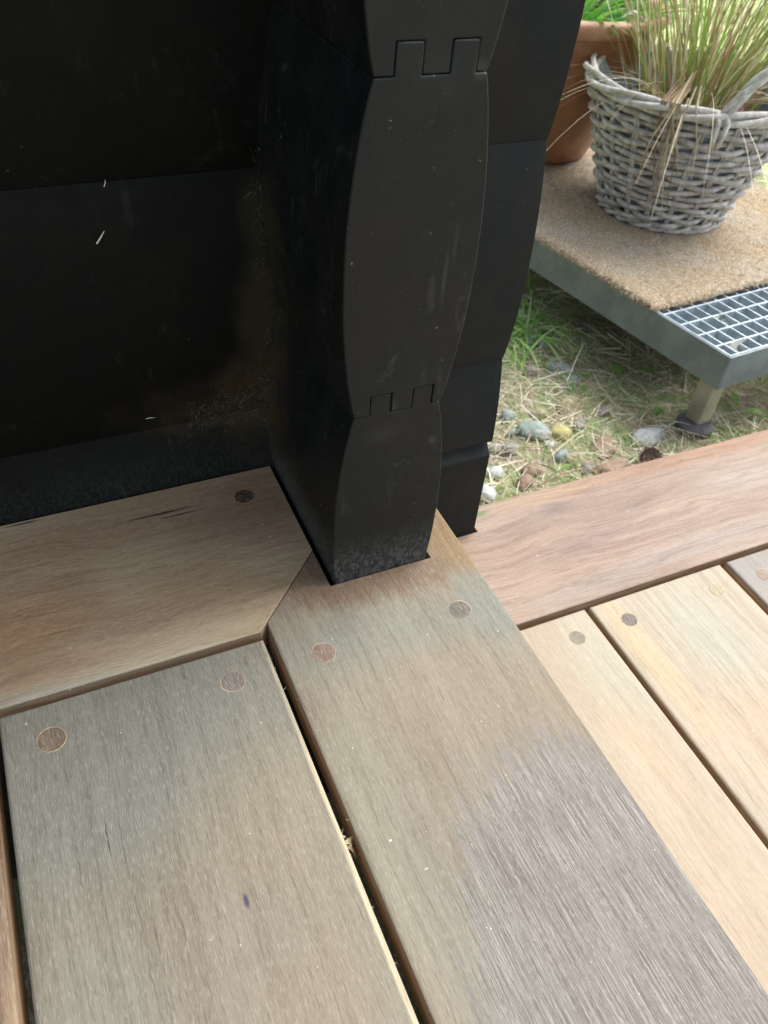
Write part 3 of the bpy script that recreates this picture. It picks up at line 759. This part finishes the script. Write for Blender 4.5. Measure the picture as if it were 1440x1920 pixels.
# two wrapped handles
def handle(ang, span, hgt, lean):
    rz = math.radians(20)
    mb = MB(); a0 = ang - rz
    ctr = [];
    for t_ in np.linspace(0, 1, 28):
        an = a0 + span * (t_ - 0.5)
        rr = BR1 + 0.004 + lean * math.sin(math.pi * t_)
        ctr.append(Vector((rr * math.cos(an), rr * math.sin(an), BH + hgt * math.sin(math.pi * t_) ** 0.75 - 0.004)))
    for c in range(3):
        pts = []
        for i, p in enumerate(ctr):
            tt = (ctr[min(i + 1, 27)] - ctr[max(i - 1, 0)]).normalized()
            u_ = tt.cross(Vector((math.cos(a0), math.sin(a0), 0))).normalized(); w_ = tt.cross(u_)
            a = i * 0.55 + c * 2.094
            pts.append(p + (u_ * math.cos(a) + w_ * math.sin(a)) * 0.0042)
        mb.tube(pts, 0.0046, 8)
    # loop hanging over the rim where the handle is tied
    for e in (0, -1):
        p = ctr[e]; d = Vector((p.x, p.y, 0)).normalized(); s_ = Vector((-d.y, d.x, 0))
        for o_ in (-0.007, 0.006):
            pts = [p + s_ * o_ - d * 0.012, p + s_ * o_ + Vector((0, 0, 0.010)), p + s_ * o_ + d * 0.014 + Vector((0, 0, 0.002)), p + s_ * (o_ * 0.8) + d * 0.012 + Vector((0, 0, -0.018)), p + s_ * (o_ * 0.4) + d * 0.006 + Vector((0, 0, -0.034))]
            mb.tube(pts, 0.0038, 7)
    mb.build('handle', wk2, bas, smooth=180)
handle(math.radians(97), 0.50, 0.055, 0.0)
handle(math.radians(-88), 1.05, 0.085, 0.0)
# plastic liner and soil
lin = simple('plastic_liner', srgb(150, 164, 176), srgb(104, 118, 132), 12, 0.3, 0.0, 0.6, 0.01)
mb = MB(); prof = [(br(z) - 0.008, z) for z in np.linspace(0.01, BH + 0.002, 8)]
mb.lathe(prof, 64)
o = mb.build('liner', lin, bas, smooth=180)
for v_ in o.data.vertices:
    a = math.atan2(v_.co.y, v_.co.x); k_ = 1 - 0.03 * abs(mnoise.noise(Vector((a * 4, v_.co.z * 20, 0))))
    v_.co.x *= k_; v_.co.y *= k_; v_.co.z += 0.006 * mnoise.noise(Vector((a * 5, 3, 0))) if v_.co.z > BH - 0.02 else 0
soilm = simple('potting_soil', srgb(70, 56, 42), srgb(120, 104, 82), 150, 0.95, 0, 0.9, 0.004)
mb = MB(); mb.lathe([(0.0, BH - 0.040), (0.06, BH - 0.042), (0.12, BH - 0.050), (br(BH - 0.05) - 0.010, BH - 0.052)], 40)
mb.build('soil', soilm, bas, smooth=180)

# tall grass in the basket
gm = [leafm('sedge_green', srgb(104, 138, 58), srgb(150, 172, 92), 0.4), leafm('sedge_olive', srgb(122, 126, 70), srgb(164, 160, 106), 0.35),
      leafm('sedge_brown', srgb(140, 116, 88), srgb(176, 150, 118), 0.25), leafm('sedge_straw', srgb(196, 180, 146), srgb(226, 216, 190), 0.3)]
mb = MB(); GC = Vector((0.022, 0.018))
for k in range(360):
    a = R.uniform(0, 6.283); rr = 0.070 * math.sqrt(R.random()) * (1.25 if R.random() < 0.2 else 1)
    b = Vector((GC.x + rr * math.cos(a) * 1.25, GC.y + rr * math.sin(a), BH - 0.044))
    le = 0.05 + 0.36 * (rr / 0.07) * R.random() + R.uniform(0, 0.18)
    aa = a + R.uniform(-0.7, 0.7)
    d = Vector((math.cos(aa) * le, math.sin(aa) * le, 1))
    mi = R.choices([0, 1, 2, 3], [0.38, 0.26, 0.20, 0.16])[0]
    mb.blade(b, d, Vector((math.cos(aa) * 0.5 + R.uniform(-.25, .25), math.sin(aa) * 0.5 + R.uniform(-.25, .25), -R.uniform(0.0, 0.55))), R.uniform(0.22, 0.5), R.uniform(0.0010, 0.0034), mi, 7, 0.12, R.uniform(-1.2, 1.2))
for k in range(60):                                                      # long arching straws
    a = R.uniform(0, 6.283); b = Vector((GC.x + 0.05 * math.cos(a), GC.y + 0.05 * math.sin(a), BH - 0.04))
    mb.blade(b, Vector((math.cos(a) * 0.7, math.sin(a) * 0.7, 1)), Vector((math.cos(a) * 1.4 + R.uniform(-.8, .8), math.sin(a) * 1.4 + R.uniform(-.8, .8), -R.uniform(1.2, 2.8))), R.uniform(0.2, 0.38), R.uniform(0.0010, 0.002), R.choice([2, 3, 3]), 10, 0.3, R.uniform(-1, 1))
def w2l(x, y, z):                                                        # world to plant coordinates
    return Vector((x - BC.x, y - BC.y, z - BZ))
# dead strands hanging over the front-left of the rim
for k in range(13):
    t_ = k / 12
    ang = math.radians(-142 + R.uniform(-7, 9)) + 0.10 * t_
    pts = []; r0 = 0.05; hang = R.uniform(0.06, 0.165)
    base = Vector((GC.x + 0.02 * math.cos(ang), GC.y + 0.02 * math.sin(ang), BH - 0.03))
    rim_p = Vector(((BR1 + 0.013) * math.cos(ang), (BR1 + 0.013) * math.sin(ang), BH + 0.013))
    mid = (base + rim_p) / 2 + Vector((0, 0, R.uniform(0.015, 0.05)))
    z2 = BH - hang; an2 = ang + R.uniform(-0.22, 0.22)
    rr = br(z2) + 0.014
    end = Vector((rr * math.cos(an2), rr * math.sin(an2), z2)); m2 = (rim_p + end) / 2 + Vector((math.cos(ang), math.sin(ang), 0)) * 0.008 + Vector((R.uniform(-.006, .006), 0, 0))
    mb.tube([base, mid, rim_p, m2, end], [0.0012, 0.0013, 0.0013, 0.0010, 0.0005], 4, R.choice([3, 3, 2]))
pg = mb.build('sedge_plant', gm, None, (BC.x, BC.y, BZ))
tag(pg, 'tuft of tall green and straw coloured ornamental grass growing out of the wicker basket', 'grass plant')
# plant tags tucked inside the rim
def ptag(loc, rz, tilt, w_, h_, kind, lab):
    g = NG('plant_tag_print'); P = g.node('ShaderNodeTexCoord').outputs['Object']
    if kind == 'green':
        wv = g.node('ShaderNodeTexWave'); g.inp(wv.inputs[0], P); wv.inputs['Scale'].default_value = 60; wv.inputs['Distortion'].default_value = 6
        c = g.mix(g.rng(wv.outputs['Fac'], 0.5, 0.8), srgb(24, 44, 34), srgb(92, 168, 70))
        sx = g.node('ShaderNodeSeparateXYZ'); g.inp(sx.inputs[0], P)
        c = g.mix(g.rng(sx.outputs[0], 0.002, 0.006), c, srgb(22, 26, 34))
    else:
        n = g.noise(P, 60, 2, 0.5)
        c = g.mix(g.rng(n, 0.42, 0.6), srgb(188, 150, 150), srgb(120, 64, 92))
    g.inp(g.b.inputs['Base Color'], c); g.b.inputs['Roughness'].default_value = 0.3
    mb = MB(); n = 10; pts = []
    for (cx, cz, a0) in ((w_ / 2 - 0.005, h_ - 0.005, 0), (-w_ / 2 + 0.005, h_ - 0.005, 90), (-w_ / 2 + 0.005, 0.005, 180), (w_ / 2 - 0.005, 0.005, 270)):
        for k in range(5): a = math.radians(a0 + k * 22.5); pts.append((cx + 0.005 * math.cos(a), cz + 0.005 * math.sin(a)))
    m_ = len(pts); v = [(x, -0.0004, z) for x, z in pts] + [(x, 0.0004, z) for x, z in pts]
    mb.add(v, [tuple(range(m_)), tuple(range(2 * m_ - 1, m_ - 1, -1))] + [(i, m_ + i, m_ + (i + 1) % m_, (i + 1) % m_) for i in range(m_)])
    o = mb.build('plant_tag', g.m, None, loc); o.rotation_euler = (tilt, 0, rz); tag(o, lab, 'plant tag')
ptag((0.925, 0.908, 0.014), math.radians(-20), math.radians(-25), 0.045, 0.036, 'green', 'dark plant tag printed with green leaves, inside the basket rim')
ptag((0.974, 0.897, 0.014), math.radians(-8), math.radians(-25), 0.034, 0.040, 'pink', 'rounded plant tag with a pink flower picture, behind the basket handle')

# ================================================================== TERRACOTTA POT
pot = empty('plant_pot', (0.925, 1.30, ZP + 0.0098))
tag(pot, 'glazed brown terracotta pot behind the basket, half hidden by the log wall', 'pot')
tm = NG('terracotta'); P = tm.node('ShaderNodeTexCoord').outputs['Object']
n1 = tm.noise(P, 9, 4, 0.6); n2 = tm.noise(P, 60, 3, 0.6)
tm.inp(tm.b.inputs['Base Color'], tm.mix(tm.rng(n2, 0.4, 0.7, 0, 0.4), tm.mix(tm.rng(n1, 0.4, 0.62), srgb(174, 122, 86), srgb(148, 98, 66)), srgb(176, 138, 108)))
tm.b.inputs['Roughness'].default_value = 0.38
mb = MB()
mb.lathe([(0.0, 0.0), (0.085, 0.0), (0.095, 0.006), (0.118, 0.06), (0.142, 0.12), (0.158, 0.18), (0.165, 0.215), (0.166, 0.232), (0.158, 0.236)], 64)
mb.build('pot_body', tm.m, pot, smooth=50)
rm = simple('pot_rim_clay', srgb(196, 150, 122), srgb(180, 132, 104), 30, 0.5)
mb = MB(); mb.lathe([(0.158, 0.236), (0.170, 0.232), (0.178, 0.240), (0.180, 0.252), (0.176, 0.258), (0.160, 0.258), (0.152, 0.250), (0.150, 0.200)], 64)
mb.build('rim', rm, pot, smooth=60)
mb = MB(); mb.lathe([(0.0, 0.222), (0.08, 0.218), (0.151, 0.210)], 40); mb.build('soil', soilm, pot, smooth=180)
lg = leafm('lush_leaf', srgb(70, 140, 40), srgb(120, 180, 70), 0.4)
mb = MB()
for k in range(260):
    a = R.uniform(0, 6.28); rr = 0.12 * math.sqrt(R.random())
    b = (rr * math.cos(a), rr * math.sin(a), 0.20)
    mb.blade(b, (math.cos(a) * 0.5 + R.uniform(-.3, .3), math.sin(a) * 0.5 + R.uniform(-.3, .3), 1), (math.cos(a), math.sin(a), -0.8), R.uniform(0.07, 0.17), R.uniform(0.006, 0.014), 0, 6, 0.05, R.uniform(-1, 1))
o = mb.build('leafy_plant', lg, None, (0.925, 1.30, ZP + 0.01)); tag(o, 'bright green leafy plant growing in the brown terracotta pot', 'plant')
# grey weathered planter box farther back
mb = MB(); bx = simple('grey_timber', srgb(176, 176, 160), srgb(140, 140, 126), 30, 0.8, stretch=(1, 8, 8))
for k in range(4): mb.box(-0.22, 0.22, -0.16, 0.16, 0.0 + k * 0.055, 0.052 + k * 0.055)
o = mb.build('planter_box', bx, None, (1.62, 2.25, ZG - 0.005)); o.rotation_euler = (0, 0, 0.5); bevel(o, 0.004)
tag(o, 'pale grey timber planter box on the lawn behind the terracotta pot', 'planter')

for ch in pot.children: ch.scale = (1, 1, 0.94)
# ================================================================== STONES
def pebble(x, y, rx, ry, rz, rot, ca, cb, lab, seed, sink=0.33, group='pebbles half buried in the dry grass', kind='pebble'):
    bm = bmesh.new(); bmesh.ops.create_icosphere(bm, subdivisions=4, radius=1)
    for v_ in bm.verts:
        p = v_.co.copy(); n = mnoise.noise(p * 0.9 + Vector((seed * 3.1, 0, 0))) * 0.22 + mnoise.noise(p * 2.3 + Vector((0, seed, 0))) * 0.07
        p = p * (1 + n); v_.co = Vector((p.x * rx, p.y * ry, p.z * rz))
    me = bpy.data.meshes.new('pebble'); bm.to_mesh(me); bm.free()
    me.polygons.foreach_set('use_smooth', [True] * len(me.polygons))
    g = NG('stone'); P = g.node('ShaderNodeTexCoord').outputs['Object']
    c = g.mix(g.rng(g.noise(P, 70 + seed * 3, 4, 0.6), 0.4, 0.62), ca, cb)
    c = g.mix(g.rng(g.noise(g.vmath('MULTIPLY', P, (40, 160, 160)), 1.0, 3, 0.6), 0.58, 0.68, 0, 0.5), c, srgb(196, 194, 184))
    g.inp(g.b.inputs['Base Color'], c); g.b.inputs['Roughness'].default_value = 0.75
    g.inp(g.b.inputs['Normal'], g.bump(g.noise(P, 300, 4, 0.6), 0.3, 0.001))
    me.materials.append(g.m)
    o = bpy.data.objects.new('pebble', me); COL.objects.link(o)
    o.location = (x, y, ground_h(x, y) + rz * (1 - 2 * sink)); o.rotation_euler = (0, 0, rot)
    tag(o, lab, 'pebble', group); return o
BG, YL, GY, WH, BN = (srgb(122, 138, 134), srgb(150, 160, 156)), (srgb(178, 172, 116), srgb(150, 140, 92)), (srgb(124, 122, 118), srgb(152, 148, 142)), (srgb(184, 190, 188), srgb(156, 162, 162)), (srgb(144, 122, 102), srgb(120, 104, 90))
S = [(1000, 812, .024, .017, .013, -0.5, BG, 'largest blue grey pebble, beside the yellow one'),
     (1052, 816, .016, .014, .012, 0.3, YL, 'yellowish round pebble touching the largest one'),
     (955, 845, .014, .011, .009, 0.5, GY, 'dark grey pebble left of the largest one'),
     (1052, 858, .012, .010, .009, 0.2, BG, 'small blue grey pebble in front of the yellow one'),
     (996, 884, .014, .011, .010, 0.1, BN, 'mauve brown pebble near the deck edge'),
     (985, 905, .015, .009, .010, 0.4, BN, 'brown pebble touching the deck edge'),
     (908, 926, .013, .016, .012, 0.9, WH, 'pale bluish pebble against the log wall end'),
     (930, 885, .011, .010, .008, 0.2, WH, 'small whitish pebble between the wall and the mauve brown one'),
     (1215, 815, .028, .017, .012, 0.1, WH, 'broad pale mottled pebble above the pine cone'),
     (1130, 838, .026, .018, .010, 0.8, BN, 'large flat tan stone in the middle of the grass strip'),
     (1150, 878, .030, .016, .010, 0.2, BN, 'flat tan stone just left of the pine cone'),
     (1010, 640, .024, .011, .008, -0.2, WH, 'flat whitish pebble under the tall green grass blades'),
     (1050, 690, .022, .013, .009, -0.6, BG, 'bluish pebble near the shade of the metal step'),
     (950, 783, .013, .010, .010, 0.3, BG, 'greyish green pebble close to the wall end, above the dark grey one'),
     (1010, 780, .014, .011, .009, 0.1, (srgb(168, 164, 128), srgb(140, 136, 108)), 'olive tan pebble just behind the largest one'),
     (1062, 760, .026, .014, .009, 0.6, (srgb(160, 152, 118), srgb(132, 126, 98)), 'olive stone half covered by straw, behind the yellow one'),
     (1135, 770, .018, .010, .007, 0.2, GY, 'grey stone lying in straw at the middle of the strip'),
     (992, 700, .014, .010, .008, 0.2, GY, 'small grey pebble left of the bluish one'),
     (1075, 715, .013, .008, .008, 0.2, BG, 'tiny greenish pebble right of the bluish one')]
S += [(930, 845, .010, .008, .007, 0.2, GY, 'small grey pebble tucked against the wall end beside the dark grey one'),
      (1030, 838, .009, .007, .006, 0.5, WH, 'small white pebble between the yellow one and the blue grey one below it'),
      (1085, 800, .012, .009, .008, 0.9, GY, 'grey pebble right of the yellow one'),
      (960, 815, .009, .007, .007, 0.4, BG, 'small greenish grey pebble touching the left side of the largest one'),
      (1100, 880, .010, .008, .007, 0.7, GY, 'grey pebble at the deck edge left of the flat tan stones')]
RXv = [(0.9123, -0.4033, 0.0707), (-0.2344, -0.6561, -0.7174), (0.3357, 0.6379, -0.6931)]
SP = {}
def spot(px, py, z):
    """places things by image pixel: world x, y where its camera ray meets height z"""
    a, b = (px - 720) / 1516, (py - 960) / 1516
    d = [RXv[0][i] * a + RXv[1][i] * b + RXv[2][i] for i in range(3)]
    t_ = (z - 0.3972) / d[2]
    return d[0] * t_, d[1] * t_
for i, (px, py, rx, ry, rz, rot, cc, lab) in enumerate(S):
    x, y = spot(px, py, ZG + rz * 0.5)
    pebble(x, y, rx, ry, rz, rot, cc[0], cc[1], lab, i + 1)
# pine cone by the deck edge
cx, cy = spot(1207, 848, ZG + 0.012)
mb = MB()
for k in range(90):
    t_ = k / 90; th = k * 2.39996; rr = 0.013 * math.sin(math.pi * (0.12 + 0.82 * t_)); z = 0.004 + 0.024 * t_
    c = Vector((rr * math.cos(th), rr * math.sin(th), z)); d = Vector((math.cos(th), math.sin(th), 0.5 - t_ * 0.1)).normalized()
    s_ = Vector((-math.sin(th), math.cos(th), 0)); n_ = d.cross(s_)
    mb.add([c - s_ * 0.003, c + s_ * 0.003, c + d * 0.006 + s_ * 0.0024, c + d * 0.006 - s_ * 0.0024, c - n_ * 0.0014, c + d * 0.007 + n_ * 0.001],
           [(0, 1, 2, 3), (0, 4, 1), (3, 2, 5), (1, 4, 5, 2), (0, 3, 5, 4)])
mb.tube([(0, 0, 0.002), (0, 0, 0.028)], [0.008, 0.004], 8)
o = mb.build('pine_cone', simple('cone_scale', srgb(112, 92, 80), srgb(74, 58, 48), 200, 0.8), None, (cx, cy, ground_h(cx, cy))); o.rotation_euler = (0.9, 0.3, 0)
tag(o, 'small brown pine cone lying against the edge of the pinkish deck board', 'pine cone')

# ================================================================== GRASS AND THATCH
straw = [leafm('straw_pale', srgb(212, 204, 184), srgb(238, 232, 216), 0.25), leafm('straw_brown', srgb(160, 140, 114), srgb(190, 172, 146), 0.15),
         leafm('grass_green', srgb(112, 172, 68), srgb(156, 204, 106), 0.45), leafm('grass_dull', srgb(136, 170, 100), srgb(176, 198, 146), 0.35)]
mb = MB()
def under_deck(x, y): return y < 0.4695
cnt = 0
while cnt < 22000:
    x = R.uniform(0.33, 1.7); y = R.uniform(0.45, 1.75)
    if under_deck(x, y) or (x > 1.0 and y < 0.5 and R.random() < 0.5): continue
    a = R.uniform(0, 6.283)
    mb.blade((x, y, ground_h(x, y) + R.uniform(-0.001, 0.012)), (math.cos(a), math.sin(a), R.uniform(-0.02, 0.35)), (R.uniform(-0.9, 0.9), R.uniform(-0.9, 0.9), R.uniform(-0.6, 0.15)), R.uniform(0.015, 0.075), R.uniform(0.0006, 0.0016), 0 if R.random() < 0.62 else 1, 4, 0.4, R.uniform(-1.5, 1.5)); cnt += 1
o = mb.build('dry_thatch', straw, None); tag(o, 'loose mat of dry straw and pine needles over the soil', kind='stuff')
mb = MB()
cl = [(R.uniform(0.42, 1.6), R.uniform(0.5, 1.6)) for _ in range(760)]
for cx, cy in cl:
    for k in range(R.randint(8, 26)):
        x = cx + R.gauss(0, 0.022); y = cy + R.gauss(0, 0.022)
        if under_deck(x, y): continue
        a = R.uniform(0, 6.283); s_ = R.uniform(0.2, 1.1)
        mb.blade((x, y, ground_h(x, y)), (math.cos(a) * s_, math.sin(a) * s_, 1), (math.cos(a) * 1.0, math.sin(a) * 1.0, -R.uniform(0.2, 1.6)), R.uniform(0.015, 0.045), R.uniform(0.0008, 0.0017), R.choice([2, 3, 3]), 5, 0.1, R.uniform(-1, 1))
# taller tuft beside the wall end
for k in range(150):
    px = R.gauss(980, 24); py = R.gauss(622, 36); x, y = spot(px, py, ZG)
    a = R.uniform(0, 6.283); s_ = R.uniform(0.3, 1.1)
    mb.blade((x, y, ground_h(x, y)), (math.cos(a) * s_, math.sin(a) * s_, 1), (math.cos(a) * 1.2, math.sin(a) * 1.2, -R.uniform(0.6, 2.0)), R.uniform(0.05, 0.13), R.uniform(0.0020, 0.0042), 2 if R.random() < 0.5 else 3, 8, 0.1, R.uniform(-1, 1))
for k in range(15000):                                                      # lawn beyond the step
    u_ = R.random(); x = R.uniform(1.05, 4.4); y = 0.95 + (R.random() ** 1.3) * 3.4
    if (x < 1.45 and y < 1.3): continue
    a = R.uniform(0, 6.283); s_ = R.uniform(0.2, 1.0)
    mb.blade((x, y, ground_h(x, y)), (math.cos(a) * s_, math.sin(a) * s_, 1), (math.cos(a), math.sin(a), -R.uniform(0.2, 1.2)), R.uniform(0.03, 0.07), R.uniform(0.002, 0.005), R.choices([0, 2, 3], [0.12, 0.5, 0.38])[0], 3, 0.1, R.uniform(-1, 1))
o = mb.build('grass', straw, None); tag(o, 'green grass blades between the pebbles and over the lawn', kind='stuff')
# broad weeds, a twig
def leaf_thing(px, py, L, w_, ang, lab, mat, z=0.012, n=1):
    x, y = spot(px, py, ZG + z); mb = MB()
    for k in range(n):
        a = ang + k * 1.5; N = 8; v = []
        for i in range(N + 1):
            t_ = i / N; ww = w_ * math.sin(math.pi * (0.06 + 0.94 * t_)) ** 0.8; d = Vector((math.cos(a), math.sin(a), 0)); s_ = Vector((-d.y, d.x, 0))
            p = d * (L * t_) + Vector((0, 0, 0.010 * math.sin(2.4 * t_)))
            v += [p - s_ * ww + Vector((0, 0, 0.002)), p, p + s_ * ww + Vector((0, 0, 0.002))]
        mb.add(v, [(3 * i + j, 3 * i + j + 1, 3 * i + j + 4, 3 * i + j + 3) for i in range(N) for j in (0, 1)])
    o = mb.build('weed_leaf', mat, None, (x, y, ground_h(x, y) + z * 0.6), smooth=180); tag(o, lab, 'weed', 'broad weed leaves in the grass')
wl = leafm('weed_green', srgb(98, 142, 66), srgb(130, 172, 92), 0.3)
leaf_thing(1168, 700, 0.028, 0.007, 2.1, 'single oval green leaf in the shade beside the metal step', wl)
leaf_thing(1385, 752, 0.024, 0.006, 1.3, 'pale green upright leaf right of the step leg', wl)
leaf_thing(1235, 770, 0.010, 0.005, 0.3, 'tiny bright clover leaf left of the step leg', wl, n=4)
leaf_thing(1180, 690, 0.045, 0.003, 5.4, 'long narrow green leaf beside the oval one', wl)
leaf_thing(1440, 770, 0.035, 0.007, 2.8, 'green leaf cut by the right edge of the picture, right of the step leg', wl)
def twig(p0, p1, r, lab, z=0.02):
    a = Vector((*spot(*p0, ZG + z), ZG + z)); b = Vector((*spot(*p1, ZG + z), ZG + z + 0.006)); m_ = (a + b) / 2 + Vector((0.001, 0.002, 0.003))
    mb = MB(); mb.tube([a - a, m_ - a, b - a], [r, r * 0.9, r * 0.7], 7)
    o = mb.build('twig', simple('twig_bark', srgb(172, 156, 132), srgb(124, 106, 84), 200, 0.85), None, a); tag(o, lab, 'twig', 'twigs in the straw')
twig((1200, 788), (1232, 755), 0.0012, 'short pale twig pointing at the step leg')
twig((1010, 910), (1090, 885), 0.0016, 'twig lying along the deck edge beside the brown pebble')
twig((1062, 785), (1100, 750), 0.0011, 'thin twig slanting across the straw behind the yellowish pebble')

# ================================================================== SMALL DEBRIS
x, y = spot(648, 1562, 0.0)
crumple('dry_leaf', (0.0818, y, -0.008), 0.009, dry, 'small dead curled leaf stuck in the gap beside the mitred board', 'leaf', 21, 9)
def needle(p, q_, r, lab, mat=None, cat='pine needle'):
    a = Vector(p); mb = MB(); b = Vector(q_) - a
    mb.tube([(0, 0, 0), b * 0.5 + Vector((0.0004, -0.0002, 0.0004)), b], [r, r * 0.9, r * 0.4], 5)
    o = mb.build('pine_needle', mat or pale, None, a); tag(o, lab, cat, 'dry needles stuck about the deck and wall'); return o
needle((0.0395, 0.4415, 0.1850), (0.0445, 0.4415, 0.1915), 0.00050, 'largest pale needle stuck high on the dark wall')
needle((0.0325, 0.4425, 0.1135), (0.0332, 0.4425, 0.1180), 0.00028, 'short pale needle on the dark wall halfway down')
needle((0.0490, 0.4470, 0.2130), (0.0500, 0.4470, 0.2165), 0.00028, 'tiny needle on the wall at the upper log joint')
needle((0.0500, 0.4190 + 0.023, 0.0620), (0.0560, 0.442, 0.0615), 0.00028, 'curved pale fibre low on the dark wall above the ledge')
needle((*spot(1178, 870, ZL), ZL + 0.0006), (*spot(1196, 855, ZL), ZL + 0.0008), 0.0004, 'pale needle on the back edge of the pinkish board')
mb = MB()
for k in range(26):
    e = R.choice(['c', 'l', 'b'])
    if e == 'c': p = (0.0856, R.uniform(-0.0, 0.29), -0.0016); d = (-1, R.uniform(-2, 2), R.uniform(-0.3, 0.6))
    elif e == 'l': p = (0.0788, R.uniform(-0.0, 0.285), -0.0016); d = (1, R.uniform(-2, 2), R.uniform(-0.3, 0.6))
    else: p = (R.uniform(-0.05, 0.075), 0.2960, -0.0018); d = (R.uniform(-2, 2), -1, R.uniform(-0.2, 0.6))
    mb.blade(p, d, (R.uniform(-1, 1), R.uniform(-1, 1), 0.5), R.uniform(0.001, 0.003), R.uniform(0.0002, 0.0005), 0, 3, 0.2)
o = mb.build('splinters', [dry], None); tag(o, 'tiny pale wood splinters along the board edges', kind='stuff')
# cobweb with dust in the corner
mb = MB(); cwm = [leafm('dusty_web', (0.085, 0.078, 0.06, 1), (0.16, 0.145, 0.11, 1), 0.1), leafm('dusty_web_brown', (0.05, 0.040, 0.022, 1), (0.08, 0.062, 0.034, 1), 0.1)]
for k in range(1300):
    if k < 850:
        t_ = R.random() ** 1.4; x = 0.131 - 0.055 * t_; z = 0.048 + R.gauss(0.006, 0.008) + 0.020 * (1 - t_) * R.random(); y = 0.4425 - R.random() * 0.003
        if z < 0.048: y = 0.4415
    else:
        z = R.uniform(0.03, 0.23); x = 0.1335 + R.gauss(-0.001, 0.0022) + (0.004 if abs(z - 0.131) < 0.02 else 0); y = 0.4405 + R.gauss(0, 0.0012)
    mb.blade((x, y, z), (R.uniform(-1, 1), R.uniform(-0.5, 0.1), R.uniform(-1, 1)), (R.uniform(-3, 3), R.uniform(-.6, .3), R.uniform(-3, 3)), R.uniform(0.001, 0.007) * R.uniform(0.5, 1), R.uniform(0.00006, 0.00013), 0 if R.random() < 0.6 else 1, 4, 0.9, R.uniform(-2, 2))
o = mb.build('cobweb', cwm, None); tag(o, 'dusty cobweb and fluff gathered in the corner of the two log walls', kind='stuff')
